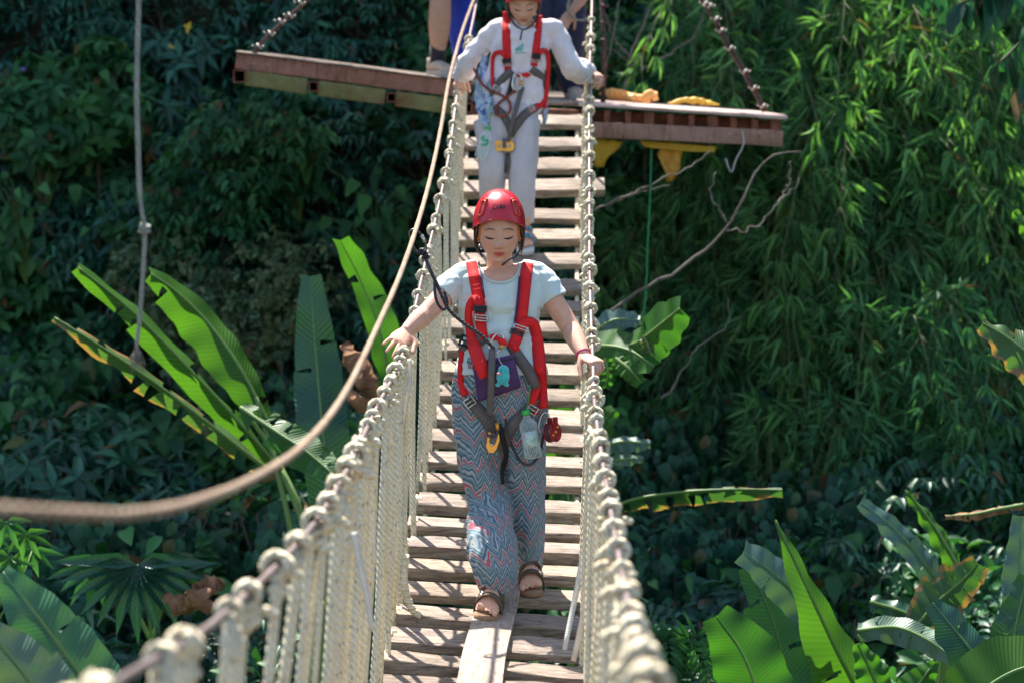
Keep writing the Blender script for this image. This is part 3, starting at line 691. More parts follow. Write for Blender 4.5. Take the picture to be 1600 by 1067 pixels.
def mk(kind, seed):
    def f(root):
        if kind == 'broad':
            R = (.62, .5, .55); leaves('foliage', T_LANCE, *whorls(120, R, .75, seed, .19, .030), M['leaf_dark'], root); stems(R, .75, 0, .018, seed, 'stem', M['bark_dark'], root)
        elif kind == 'broad_mid':
            R = (.55, .45, .5); leaves('foliage', T_OVAL, *whorls(95, R, .7, seed, .17, .040, 6), M['leaf_mid'], root); stems(R, .7, 0, .016, seed, 'stem', M['bark_dark'], root)
        elif kind == 'pinnate':
            R = (.6, .45, .55); leaves('foliage', T_LANCE, *pinnate(85, R, .75, seed, .12, .021), M['leaf_dark'], root); stems(R, .75, 0, .015, seed, 'stem', M['bark_dark'], root)
        elif kind == 'pinnate_light':
            R = (.5, .4, .5); leaves('foliage', T_OVAL, *pinnate(60, R, .7, seed, .13, .03, 9), M['leaf_mid'], root); stems(R, .7, 0, .015, seed, 'stem', M['bark_dark'], root)
        elif kind == 'creeper':
            leaves('foliage', [T_ROUND, T_HEART, T_OVAL][seed % 3 if isinstance(seed, int) else int(seed) % 3], *shingles(700, .85, .7, .100, .038), M['leaf_ivy'], root)
            m = MB()
            for i in range(9):
                x = RND.uniform(-.7, .7); m.tube(smooth_path([(x, .12, -.2), (x+RND.uniform(-.2, .2), .1, .5), (x+RND.uniform(-.3, .3), .3, 1.3)], 9), .006, 5)
            m.build('stem', M['bark_dark'], root)
        elif kind == 'small':
            R = (.62, .4, .5); leaves('foliage', T_OVAL, *whorls(190, R, .6, seed, .075, .022, 6), M['leaf_light'], root); stems(R, .6, 0, .012, seed, 'stem', M['bark'], root)
        elif kind == 'bamboo':
            *a, br = bamboo_spray(14, seed, .185, .0115); leaves('foliage', T_BLADE, *a, M['leaf_bamboo'], root)
            m = MB()
            for Q in br:
                if len(Q) > 3: m.tube(Q, [.011-.00033*i_ for i_ in range(len(Q))], 6)
                else: m.tube(Q, .0016, 4)
            m.build('culm', M['culm'], root)
        elif kind == 'bigleaf':
            P, D, Nn, LL, WW = [], [], [], [], []; m = MB()
            for i in range(26):
                a = RND.uniform(-1.5, 1.5); r = RND.uniform(.15, .6); z = RND.uniform(.35, 1.15); c = Vector((r*math.sin(a), -.35*r*math.cos(a)-.1*RND.random(), z)); l = RND.uniform(.13, .25)
                m.tube(smooth_path([(0, .1, -.1), (c.x*.4, c.y*.3, z*.8), c], 8), [.007, .0065, .006, .0055, .005, .0045, .004, .003], 5); P.append(c); D.append(Vector((math.sin(a)*.7, -.5, -.8))+rv(.25)); Nn.append(Vector((0, -.7, .75))+rv(.3)); LL.append(l); WW.append(l*.33)
            leaves('foliage', T_HEART, P, D, Nn, LL, WW, M['leaf_mid'], root); m.build('stem', M['petiole'], root)
    return f
for kind, n in (('broad', 3), ('broad_mid', 2), ('pinnate', 3), ('pinnate_light', 2), ('creeper', 3), ('small', 2), ('bigleaf', 2), ('bamboo', 4)):
    for i in range(n): proto((kind, i), mk(kind, i*3.7+len(kind)))
NV = dict(broad=3, broad_mid=2, pinnate=3, pinnate_light=2, creeper=3, small=2, bigleaf=2, bamboo=4)
def hit_wall(px, py):
    """where the view ray of a photo point meets the slope"""
    r = ray(px, py); t = 9.0
    while t < 40:
        p = CAM + r*t
        if p.z < ground_z(p.x, p.y): return p
        t += .05
    return CAM + r*20
# where each plant of the slope stands, described by what it is beside
def whereabouts(px, py):
    row = ['top edge', 'platform height', 'just below the platform', 'upper half', 'front woman height', 'front woman knee height', 'low down', 'lowest row']
    r = row[min(7, max(0, int((py+60)//140)))]
    cols = [(-1e9, 60, 'at the far left edge'), (60, 215, 'left of the hanging rope'), (215, 340, 'right of the hanging rope'), (340, 480, 'behind the platform left end'), (480, 620, 'left of the safety rope'), (620, 780, 'behind the left bridge ropes'), (780, 930, 'behind the bridge slats'), (930, 1050, 'close right of the bridge'), (1050, 1180, 'behind the platform right end'), (1180, 1320, 'right of the platform'), (1320, 1460, 'between platform and right edge'), (1460, 1560, 'towards the right edge'), (1560, 1e9, 'at the far right edge')]
    c = [n for a, b, n in cols if a <= px < b][0]
    return c + ', ' + r
NAMES = dict(broad=('broadleaf_shrub', 'dark whorled shrub', 'shrub'), broad_mid=('broadleaf_shrub', 'mid green oval leaved shrub', 'shrub'), pinnate=('feathery_shrub', 'dark feathery shrub', 'shrub'), pinnate_light=('feathery_shrub', 'light green feathery shrub', 'shrub'), creeper=('creeper', 'leafy creeper', 'creeper'), small=('small_leaved_bush', 'pale small leaved bush', 'bush'), bigleaf=('big_leaved_plant', 'big heart leaved plant', 'plant'), bamboo=('bamboo_clump', 'drooping bamboo', 'bamboo'))
USED = set()
def plant(kind, px, py, scl=1.0, off=.25, foot=None):
    p = hit_wall(px, py)
    r = ray(px, py); p = p - r*off
    h = dict(creeper=.7, small=.6, bigleaf=.75, bamboo=1.9).get(kind, .75)*scl
    nm, ds, ct = NAMES[kind]; lab = f'{ds} {whereabouts(px, py)}'
    if lab in USED:
        for alt in ('leafier ', 'lower ', 'taller ', 'second ', 'further '):
            if f'{alt}{lab}' not in USED: lab = f'{alt}{lab}'; break
    USED.add(lab)
    o = place((kind, RND.randrange(NV[kind])), p - Vector((0, 0, h)), RND.uniform(-.5, .5), scl*RND.uniform(.9, 1.15), nm, lab, ct, f'{ds}s on the jungle slope')
# slope planting, photo region by region
for py in range(-70, 1120, 118):
    for px in range(-130, 1760, 132):
        x = px + RND.uniform(-45, 45); y = py + RND.uniform(-40, 40)
        if x < 620:
            if y < 430: k = RND.choice(['broad', 'broad', 'pinnate', 'broad_mid', 'pinnate'])
            elif y < 860: k = RND.choice(['creeper', 'creeper', 'pinnate', 'broad_mid', 'broad'])
            else: k = RND.choice(['pinnate', 'broad', 'creeper'])
        elif x < 930: k = RND.choice(['broad', 'broad_mid', 'pinnate'])
        else:
            if y < 640: k = RND.choice(['pinnate', 'broad', 'broad_mid'])
            else: k = RND.choice(['pinnate', 'pinnate', 'broad', 'broad_mid', 'creeper'])
        if k == 'creeper': plant(k, x, y, 1.0, .1)
        else: plant(k, x, y, RND.uniform(.75, 1.0), .3)
for px, py in ((350, 250), (400, 215), (310, 320)): plant('pinnate_light', px, py, .8, 1.0)
for px, py in ((60, 180), (150, 150)): plant('broad_mid', px, py, .85, .9)
for px, py in ((330, 470), (255, 440), (400, 500), (440, 455), (350, 540)): plant('small', px, py, .8, 1.0)
for px, py in ((1010, 130), (975, 60), (1060, 190), (960, 330)): plant('broad_mid', px, py, .7, 1.3)
for px, py, sc_, of in ((1130, 60, .9, 1.5), (1010, 40, .7, 1.0), (1260, 30, .9, 2.0), (1400, 60, .9, 1.6), (1500, 40, .85, 1.2), (1180, 190, .9, 1.2), (1330, 180, .95, 2.2), (1480, 200, .9, 1.7), (1060, 330, .7, 1.1), (1240, 340, .95, 1.8), (1390, 340, .95, 1.5), (1530, 380, .8, 1.1), (1150, 480, .8, 1.2), (1300, 490, .9, 1.6), (1440, 520, .8, 1.0), (1220, 620, .75, 1.1), (1360, 650, .7, 1.2)):
    plant('bamboo', px, py+70, sc_, of)
for px, py, sc_ in ((70, 190, .9), (135, 150, .8), (30, 330, .7), (250, 330, .7), (590, 330, .8), (180, 330, .6), (460, 250, .7), (980, 560, .7), (1500, 640, .7), (250, 700, .8), (90, 600, .7), (380, 640, .8)): plant('bigleaf', px, py, sc_, .8)
# ground cover that nobody could count
def scatter(n, xr, yr, L, W, seed, lo=0):
    P, D, Nn, LL, WW = [], [], [], [], []
    for i in range(n):
        x = RND.uniform(*xr); y = RND.uniform(*yr); z = ground_z(x, y); e = .05
        gn = Vector((ground_z(x-e, y)-ground_z(x+e, y), ground_z(x, y-e)-ground_z(x, y+e), 2*e)).normalized()
        hh = lo*max(0, noise.noise(Vector((x*1.3, y*1.3, seed)))+.35)
        P.append(Vector((x, y, z)) + gn*RND.uniform(0, .12+hh)); d = Vector((RND.gauss(0, .7), RND.gauss(-.5, .6), RND.gauss(-.1, .5))); D.append(d); Nn.append(gn+rv(.4)); l = L*RND.uniform(.5, 1.3); LL.append(l); WW.append(W*l/L)
    return P, D, Nn, LL, WW
o = leaves('undergrowth', T_OVAL, *scatter(16000, (-6.5, 6.5), (15.8, 20.6), .11, .028, 3.3), M['leaf_dark'], None); tag(o, 'low dark undergrowth covering the shaded slope', 'undergrowth', kind='stuff')
o = leaves('ground_cover', T_OVAL, *scatter(16000, (-5.5, 5.5), (7.5, 16.8), .16, .045, 5.1, .8), M['leaf_mid'], None); tag(o, 'leafy ground cover on the ravine floor under the bridge', 'ground cover', kind='stuff')
# ------------------------------------------------------------------ banana plants
def banana_leaf(root, path, widths, mat, face=0.0, droop=.35, tears=4, seed=0, ragged=.12, curl=0.0, asym=(1, 1)):
    """path: (px, py, d) along the midrib from stalk to tip; widths: full blade widths in metres along it"""
    rnd = random.Random(seed); n = 44
    P = [Vector(p) for p in smooth_path([at(*p) for p in path], n)]; m = MB(); nl = 4
    tl = [sorted(rnd.uniform(.08, .95) for _ in range(tears)) for _ in range(2)]
    for side in (0, 1):
        s = -1 if side == 0 else 1; prev = None; off = 0
        cuts = [int(t*(n-1)) for t in tl[side]]; lift = 0; shrink = 1.0
        for i in range(n):
            t = i/(n-1); T = (P[min(n-1, i+1)]-P[max(0, i-1)]).normalized()
            base = (-CF + CU*.45 + CR*face); nn = (base - T*base.dot(T)).normalized(); sd_ = T.cross(nn).normalized()*s
            w_ = float(np.interp(t, np.linspace(0, 1, len(widths)), widths))/2*asym[side]
            newstrip = i in cuts or (ragged > .2 and (i-1) in cuts)
            if newstrip: lift = rnd.uniform(-.35, .35); shrink = rnd.uniform(.72, 1.0)
            w_ *= shrink*(1 + ragged*noise.noise(Vector((t*11, seed, s))))
            row = []
            for k in range(nl+1):
                q = k/nl; a = droop + lift*.5 + curl*q; wob = .012*math.sin(t*26+seed+s)*q
                tear_sh = T*(-.03*q*q) if newstrip else Vector((0, 0, 0))
                row.append(P[i] + sd_*(w_*q*math.cos(a)) - nn*(w_*q*math.sin(a)) + T*(w_*q*.18) + nn*wob + tear_sh)
            o = len(m.v); m.v += [tuple(v) for v in row]
            if prev is not None and not newstrip or (prev is not None and newstrip):
                for k in range(nl):
                    if newstrip and k >= 1: continue       # the tear stays open from near the midrib outwards
                    f = (prev+k, prev+k+1, o+k+1, o+k); f = f if s > 0 else f[::-1]
                    u = [(s*(k)/nl, (i-1)/n*2), (s*(k+1)/nl, (i-1)/n*2), (s*(k+1)/nl, i/n*2), (s*k/nl, i/n*2)]; u = u if s > 0 else u[::-1]
                    m.f.append(f); m.uv.append(u); m.mi.append(0)
            prev = o
    m.tube([p - CF*-.004 for p in P], [.009*(1-.8*i/n)+.0015 for i in range(n)], 6, mi=1)
    return m.build('leaf', [mat, M['petiole']], root)
def stalk(root, pts, r0, r1, name='stem', mat=None):
    m = MB(); P = smooth_path([at(*p) for p in pts], 16); m.tube(P, [r0+(r1-r0)*i/15 for i in range(16)], 8); return m.build(name, mat or M['petiole'], root)
D = 11.6; k_ = lambda px, d=D: px/FPX*d
b = thing('banana_plant', 'banana plant with long slanting leaves left of the bridge', 'banana plant', at(470, 960, D))
BA, BS, BP, BT = M['banana'], M['banana_shade'], M['banana_pale'], M['banana_torn']
banana_leaf(b, [(440, 735, D), (370, 655, D-.1), (290, 570, D-.2), (205, 485, D-.3), (122, 418, D-.4)], [k_(20), k_(62), k_(66), k_(58), k_(34)], BA, .5, .75, 3, 1, asym=(1, .8))
banana_leaf(b, [(420, 660, D+.2), (375, 575, D+.2), (325, 505, D+.2), (275, 455, D+.1), (236, 428, D)], [k_(30), k_(85), k_(92), k_(80), k_(42)], BA, .4, .5, 2, 2)
banana_leaf(b, [(420, 735, D-.3), (335, 668, D-.4), (262, 612, D-.5), (205, 572, D-.6), (140, 530, D-.7), (85, 496, D-.7)], [k_(30), k_(60), k_(52), k_(58), k_(50), k_(22)], BT, .5, .8, 7, 3, .3)
banana_leaf(b, [(375, 636, D-.5), (428, 672, D-.6), (480, 706, D-.7), (528, 748, D-.8)], [k_(25), k_(66), k_(72), k_(24)], BA, -.3, .35, 8, 4, .25)
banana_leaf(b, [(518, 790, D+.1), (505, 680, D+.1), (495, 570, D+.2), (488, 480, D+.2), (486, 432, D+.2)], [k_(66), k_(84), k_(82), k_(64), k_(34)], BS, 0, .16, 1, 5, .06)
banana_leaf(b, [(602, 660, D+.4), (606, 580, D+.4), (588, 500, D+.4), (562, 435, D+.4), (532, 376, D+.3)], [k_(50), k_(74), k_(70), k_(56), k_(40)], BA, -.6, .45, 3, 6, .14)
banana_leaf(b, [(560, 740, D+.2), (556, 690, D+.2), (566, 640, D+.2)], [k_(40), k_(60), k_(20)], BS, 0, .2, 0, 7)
dl = MB(); P = smooth_path([at(538, 536, D-.1), at(556, 570, D-.15), at(574, 600, D-.2), at(580, 640, D-.15)], 18)
dl.ribbon(P, [(-CF+CR*math.sin(i*.8)).normalized() for i in range(18)], [.05+.09*math.sin(i/17*PI)+.02*math.sin(i*2) for i in range(18)], .006); dl.ribbon(smooth_path([at(545, 610, D-.2), at(565, 632, D-.25), at(588, 628, D-.2)], 12), [(-CF+CU*math.sin(i)).normalized() for i in range(12)], [.03+.07*math.sin(i/11*PI) for i in range(12)], .006)
tag(dl.build('dead_leaf', M['dead'], b), 'brown shrivelled leaf')
for q in ([(480, 980, D+.1), (455, 830, D), (420, 700, D), (385, 645, D-.05)], [(490, 980, D+.1), (478, 840, D), (440, 735, D)], [(500, 980, D+.1), (470, 800, D), (420, 690, D+.2), (400, 620, D+.2)], [(510, 980, D+.1), (522, 850, D+.1), (518, 780, D+.1)]):
    stalk(b, q, .022, .011, 'leaf_stalk')
stalk(b, [(500, 1150, D+.3), (495, 1050, D+.2), (490, 940, D+.1)], .09, .06)
# right side
d1 = 10.6
b = thing('banana_plant', 'banana plant with one bright torn leaf beside the right hand cable', 'banana plant', at(935, 900, d1))
banana_leaf(b, [(960, 545, d1+.1), (995, 535, d1), (1028, 510, d1-.1), (1062, 482, d1-.2)], [k_(40, d1), k_(84, d1), k_(92, d1), k_(50, d1)], BA, .2, .3, 1, 11, .1)
banana_leaf(b, [(912, 548, d1+.2), (945, 540, d1+.1), (985, 548, d1), (1022, 572, d1-.1)], [k_(60, d1), k_(92, d1), k_(84, d1), k_(40, d1)], BA, .1, .35, 2, 13, .12)
banana_leaf(b, [(962, 560, d1), (985, 578, d1-.05), (1002, 598, d1-.05)], [k_(26, d1), k_(34, d1), k_(24, d1)], BA, .1, .3, 0, 14, .1); banana_leaf(b, [(945, 560, d1), (950, 580, d1), (946, 606, d1)], [k_(26, d1), k_(30, d1), k_(16, d1)], BA, .1, .3, 0, 15, .1)
banana_leaf(b, [(1005, 525, d1-.05), (1012, 538, d1-.05), (1016, 552, d1-.05)], [k_(18, d1), k_(20, d1), k_(12, d1)], M['leaf_light'], .1, .2, 0, 16, .1)
banana_leaf(b, [(925, 520, d1+.3), (960, 500, d1+.3), (1000, 500, d1+.3)], [k_(30, d1), k_(46, d1), k_(20, d1)], BP, 0, .2, 2, 12)
stalk(b, [(905, 950, d1+.5), (900, 760, d1+.4), (905, 640, d1+.3), (915, 585, d1+.2)], .03, .012, 'leaf_stalk'); stalk(b, [(905, 1150, d1+.7), (905, 950, d1+.5)], .08, .05)
du = 12.7
b = thing('banana_plant', 'bright banana plant seen from above through the gaps between the bridge slats', 'banana plant', at(880, 1000, du))
for (x0, y0), (x1, y1), w_ in (((880, 720), (800, 600), 90), ((885, 720), (905, 560), 95), ((880, 730), (960, 640), 80), ((875, 735), (780, 720), 85), ((880, 740), (900, 850), 80)): banana_leaf(b, [(x0, y0, du), ((x0*.6+x1*.4), (y0*.6+y1*.4)-6, du-.1), (x1, y1, du-.1)], [k_(30, du), k_(w_, du), k_(24, du)], BA, .1, .2, 2, x1, .1)
stalk(b, [(890, 1150, du+.2), (885, 900, du+.1), (880, 720, du)], .06, .03)
d2 = 11.4
b = thing('banana_plant', 'banana plant with a level ragged leaf low at the right of the bridge', 'banana plant', at(950, 960, d2))
banana_leaf(b, [(940, 800, d2), (990, 780, d2-.1), (1060, 769, d2-.15), (1140, 764, d2-.2), (1222, 765, d2-.2)], [k_(40, d2), k_(60, d2), k_(64, d2), k_(58, d2), k_(34, d2)], M['banana_torn'], 0, 1.0, 7, 21, .3, asym=(.5, 1))
banana_leaf(b, [(935, 700, d2), (970, 690, d2), (1016, 692, d2)], [k_(20, d2), k_(42, d2), k_(20, d2)], BP, 0, .5, 3, 22)
banana_leaf(b, [(935, 725, d2), (965, 718, d2), (1005, 716, d2)], [k_(16, d2), k_(30, d2), k_(14, d2)], BP, 0, .5, 4, 23)
stalk(b, [(925, 1150, d2+.3), (925, 950, d2+.2), (932, 820, d2)], .07, .014)
d3 = 9.0
b = thing('banana_plant', 'banana plant showing a pale edged leaf at the right margin of the photo', 'banana plant', at(1680, 900, d3))
banana_leaf(b, [(1660, 610, d3), (1620, 565, d3), (1575, 528, d3), (1536, 505, d3)], [k_(60, d3), k_(88, d3), k_(78, d3), k_(30, d3)], BT, .2, .5, 2, 31)
banana_leaf(b, [(1650, 420, d3+.3), (1620, 370, d3+.3), (1585, 330, d3+.3)], [k_(30, d3), k_(50, d3), k_(12, d3)], BA, 0, .3, 1, 32)
stalk(b, [(1700, 1150, d3+.2), (1690, 850, d3+.1), (1660, 610, d3)], .07, .015); stalk(b, [(1692, 860, d3+.1), (1680, 600, d3+.2), (1650, 420, d3+.3)], .03, .012, 'leaf_stalk')
d4 = 9.4
b = thing('banana_plant', 'big banana plant with a tall pointed bright leaf at the lower right', 'banana plant', at(1300, 1150, d4))
banana_leaf(b, [(1385, 1180, d4+.2), (1345, 1090, d4+.1), (1300, 1000, d4), (1258, 910, d4-.1), (1230, 850, d4-.1), (1212, 812, d4-.1)], [k_(90, d4), k_(150, d4), k_(128, d4), k_(84, d4), k_(44, d4), k_(6, d4)], BA, .3, .3, 1, 41, .05, asym=(1, .8))
banana_leaf(b, [(1225, 1190, d4-.3), (1190, 1100, d4-.3), (1160, 1020, d4-.3), (1120, 962, d4-.3)], [k_(80, d4), k_(118, d4), k_(108, d4), k_(46, d4)], BA, -.3, .2, 0, 42, .06)
banana_leaf(b, [(1285, 985, d4+.1), (1245, 930, d4+.1), (1205, 893, d4+.05), (1162, 862, d4)], [k_(44, d4), k_(74, d4), k_(70, d4), k_(46, d4)], BP, .2, .25, 2, 43, .1)
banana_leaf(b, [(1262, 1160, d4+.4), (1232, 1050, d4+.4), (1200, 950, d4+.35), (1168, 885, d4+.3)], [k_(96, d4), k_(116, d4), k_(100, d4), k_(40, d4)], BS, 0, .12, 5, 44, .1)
banana_leaf(b, [(1385, 1110, d4-.1), (1362, 1050, d4-.1), (1340, 1005, d4-.1)], [k_(46, d4), k_(58, d4), k_(16, d4)], BA, 0, .2, 0, 45)
stalk(b, [(1320, 1320, d4+.4), (1310, 1220, d4+.3), (1300, 1150, d4+.2)], .09, .06)
d5 = 10.4
b = thing('banana_plant', 'banana plant with narrow grey green leaves behind the tall pointed leaf at lower right', 'banana plant', at(1450, 1100, d5))
banana_leaf(b, [(1478, 925, d5), (1425, 855, d5), (1382, 812, d5), (1345, 784, d5)], [k_(34, d5), k_(44, d5), k_(40, d5), k_(22, d5)], BP, 0, .3, 1, 51)
banana_leaf(b, [(1505, 900, d5-.1), (1472, 840, d5-.1), (1440, 795, d5-.1), (1415, 766, d5-.1)], [k_(30, d5), k_(40, d5), k_(28, d5), k_(8, d5)], BA, .3, .5, 0, 52)
banana_leaf(b, [(1425, 985, d5-.2), (1465, 940, d5-.2), (1505, 905, d5-.25), (1528, 880, d5-.3)], [k_(40, d5), k_(80, d5), k_(80, d5), k_(40, d5)], BT, 0, .2, 4, 53, .2)
banana_leaf(b, [(1340, 985, d5-.3), (1400, 980, d5-.3), (1450, 1000, d5-.35), (1505, 1040, d5-.4)], [k_(30, d5), k_(54, d5), k_(48, d5), k_(18, d5)], BP, 0, .4, 3, 54, .2)
banana_leaf(b, [(1360, 940, d5+.2), (1420, 960, d5+.2), (1470, 1000, d5+.2)], [k_(30, d5), k_(60, d5), k_(40, d5)], BS, 0, .3, 2, 57, .2)
banana_leaf(b, [(1600, 788, d5+.2), (1560, 795, d5+.2), (1520, 803, d5+.2), (1478, 806, d5+.2)], [k_(14, d5), k_(24, d5), k_(28, d5), k_(12, d5)], M['dead'], 0, .9, 5, 55, .5)
stalk(b, [(1460, 1300, d5+.3), (1470, 1120, d5+.1), (1478, 925, d5)], .07, .018); stalk(b, [(1470, 1130, d5), (1480, 1000, d5-.1), (1505, 900, d5-.1)], .03, .012, 'leaf_stalk')
d6 = 9.0
b = thing('banana_plant', 'banana plant with broad dark and bright leaves in the lower right corner', 'banana plant', at(1560, 1180, d6))
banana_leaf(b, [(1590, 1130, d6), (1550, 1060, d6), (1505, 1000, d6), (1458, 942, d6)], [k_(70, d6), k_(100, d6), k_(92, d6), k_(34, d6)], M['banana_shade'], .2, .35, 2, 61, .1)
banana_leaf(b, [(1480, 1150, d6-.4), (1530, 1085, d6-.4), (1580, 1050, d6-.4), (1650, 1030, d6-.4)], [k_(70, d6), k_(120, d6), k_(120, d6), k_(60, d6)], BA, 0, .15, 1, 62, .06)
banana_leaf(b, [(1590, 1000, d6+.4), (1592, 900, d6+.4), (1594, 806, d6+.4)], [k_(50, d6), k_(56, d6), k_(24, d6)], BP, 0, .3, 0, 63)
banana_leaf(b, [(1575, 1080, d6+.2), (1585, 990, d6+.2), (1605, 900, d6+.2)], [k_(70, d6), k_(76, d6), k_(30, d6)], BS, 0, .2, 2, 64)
banana_leaf(b, [(1405, 1130, d6-.2), (1435, 1070, d6-.2), (1462, 1034, d6-.2)], [k_(50, d6), k_(64, d6), k_(12, d6)], BA, 0, .25, 0, 65)
stalk(b, [(1560, 1400, d6+.2), (1570, 1250, d6+.1), (1580, 1130, d6)], .09, .05)
d7 = 6.5
b = thing('banana_plant', 'banana plant with two big blue green leaves in the lower left corner', 'banana plant', at(150, 1250, d7))
banana_leaf(b, [(190, 1150, d7), (140, 1075, d7), (90, 1005, d7), (45, 945, d7), (4, 893, d7)], [k_(60, d7), k_(120, d7), k_(116, d7), k_(88, d7), k_(28, d7)], leaf_mat('banana_leaf_teal', (.04, .15, .08), (.07, .22, .12), .25, .3, vein=True), .1, .2, 1, 71, .05)
banana_leaf(b, [(120, 1180, d7-.3), (70, 1100, d7-.3), (25, 1035, d7-.3), (-30, 975, d7-.3)], [k_(80, d7), k_(120, d7), k_(110, d7), k_(40, d7)], BP, -.2, .25, 1, 72, .06)
stalk(b, [(230, 1500, d7+.2), (215, 1300, d7+.1), (190, 1150, d7)], .08, .02)
# palmate plant lower left, fern lower right, cassava at the left edge
def lobes(root, name, c, n, L, W, spread, mat, tilt=(0, -1, .5), a0=0):
    P, Dd, Nn, LL, WW = [], [], [], [], []
    for i in range(n):
        a = a0 + (i/(n-1)-.5)*spread; d = Vector((math.sin(a), -.35, -math.cos(a)*.85)); P.append(c); Dd.append(d); Nn.append(Vector(tilt)); l = L*(1.0-.12*math.cos(a)*0)*RND.uniform(.85, 1.1); LL.append(l); WW.append(W)
    return leaves(name, T_LANCE, P, Dd, Nn, LL, WW, mat, root)
d8 = 11.0
b = thing('palmate_plant', 'dark plant with a wide drooping many fingered leaf at the lower left', 'plant', at(215, 1060, d8))
lobes(b, 'leaf', at(215, 882, d8), 13, .38, .042, 3.6, M['banana_shade'], a0=0); lobes(b, 'leaf', at(160, 880, d8+.2), 9, .28, .035, 3.0, M['leaf_dark'], a0=-.3); lobes(b, 'leaf', at(262, 895, d8+.15), 9, .26, .033, 3.0, M['banana_shade'], a0=.5)
for q in ([(240, 1150, d8+.3), (235, 980, d8+.2), (215, 882, d8)], [(235, 1000, d8+.25), (200, 930, d8+.25), (160, 880, d8+.2)], [(238, 1000, d8+.25), (255, 940, d8+.2), (262, 895, d8+.15)]): stalk(b, q, .012, .006, 'leaf_stalk')
m = MB()
for seed, pth in enumerate(([(255, 930), (290, 945), (330, 920)], [(270, 960), (300, 935), (335, 955)], [(300, 920), (330, 915), (352, 910)])):
    P = smooth_path([at(x, y, d8-.1+.05*seed) for x, y in pth], 14); m.ribbon(P, [(-CF+CU*math.sin(i*.7+seed)).normalized() for i in range(14)], [.03+.09*math.sin(i/13*PI)+.02*math.sin(i*2.3) for i in range(14)], .005)
tag(m.build('dead_leaf', M['dead'], b), 'brown curled leaf')
b = thing('fern', 'dark drooping fern right of the near end of the right ropes', 'fern', at(1040, 1180, 10.5))
for j, (x1, y1) in enumerate(((1000, 1040), (1050, 1070), (1110, 1060), (1140, 1090), (975, 1085))):
    P, Dd, Nn, LL, WW = [], [], [], [], []; Q = [Vector(q) for q in smooth_path([at(1035, 1130, 10.6), at((1035+x1)/2, 1000, 10.5), at(x1, y1, 10.3)], 24)]
    for i in range(3, 24):
        T = (Q[i]-Q[i-1]).normalized(); S_ = T.cross(-CF).normalized()
        for s in (-1, 1): P.append(Q[i]); Dd.append(S_*s + T*.7 + Vector((0, 0, -.3))); Nn.append(-CF+CU*.6); LL.append(.12*math.sin(i/24*PI)+.03); WW.append(.011)
    leaves('frond', T_BLADE, P, Dd, Nn, LL, WW, M['leaf_mid'], b)
b = thing('cassava_plant', 'yellow green fingered leaves at the left edge below the tan rope', 'plant', at(-20, 1100, 10))
for j, (x, y) in enumerate(((10, 815), (40, 835), (15, 870), (50, 860), (-15, 840))): lobes(b, 'leaf', at(x, y, 10+.1*j), 6, .14, .02, 3.4, M['leaf_mid'], a0=RND.uniform(-.4, .4)); stalk(b, [(-20, 1000, 10.3), (x-15, y+40, 10.2), (x, y, 10+.1*j)], .007, .003, 'leaf_stalk')
# bare branches right of the bridge
def bare(label, branches, d, r):
    t = thing('bare_branch', label, 'branch', at(branches[0][0][0], branches[0][0][1], d), 'bare branches right of the bridge')
    for j, br in enumerate(branches):
        m = MB(); P = smooth_path([at(x, y, d+(.0 if j == 0 else .03*(j % 3-1))) for x, y in br], 22); rr = r*(1 if j == 0 else .6)
        m.tube([Vector(p)+rv(.007) for p in P], [rr*.72*(1-.6*i/21)*RND.uniform(.85, 1.2) for i in range(22)], 7); m.build('limb' if j == 0 else 'twig', M['bark'], t)
bare('long bare branch arching from the right ropes up towards the bamboo', [[(930, 505), (1000, 455), (1070, 415), (1130, 362), (1165, 300), (1205, 245), (1250, 235)], [(1130, 362), (1180, 355), (1215, 320), (1250, 280)], [(1215, 320), (1232, 290), (1235, 250)], [(1135, 350), (1110, 300), (1120, 270)]], 13.2, .017)
bare('bare twigs crossing below the hanging orange cloth', [[(930, 330), (980, 305), (1040, 280), (1090, 255), (1110, 235)], [(940, 325), (1000, 300), (1045, 290)]], 13.6, .011)
bare('pale bare stems standing behind the orange roll above the platform', [[(975, 160), (985, 90), (1010, 30), (1030, -50)], [(985, 90), (960, 60), (945, 20)], [(945, 110), (960, 50), (972, -30)], [(1000, 110), (1060, 75), (1090, 45), (1110, -10)], [(990, 105), (965, 85), (940, 70)]], 16.0, .016)
bare('thin bare twig low right among the bamboo', [[(1035, 625), (1060, 590), (1095, 540), (1135, 510), (1140, 470)]], 13.4, .010)
# roots and vines at the left foot of the slope
t = thing('root_tangle', 'tangle of brown hanging roots and dry vines on the dark bank left of the ropes', 'roots', hit_wall(400, 900))
for j in range(22):
    m = MB(); x = RND.uniform(270, 500); y = RND.uniform(790, 850); h = hit_wall(x, y) - CF*.45
    m.tube(smooth_path([h, h+Vector((RND.uniform(-.1, .1), -.05, -.25)), h+Vector((RND.uniform(-.2, .2), -.1, -.6)), h+Vector((RND.uniform(-.25, .25), -.1, -.95))], 12), RND.uniform(.004, .010), 5); m.build('root', M['dead'], t)
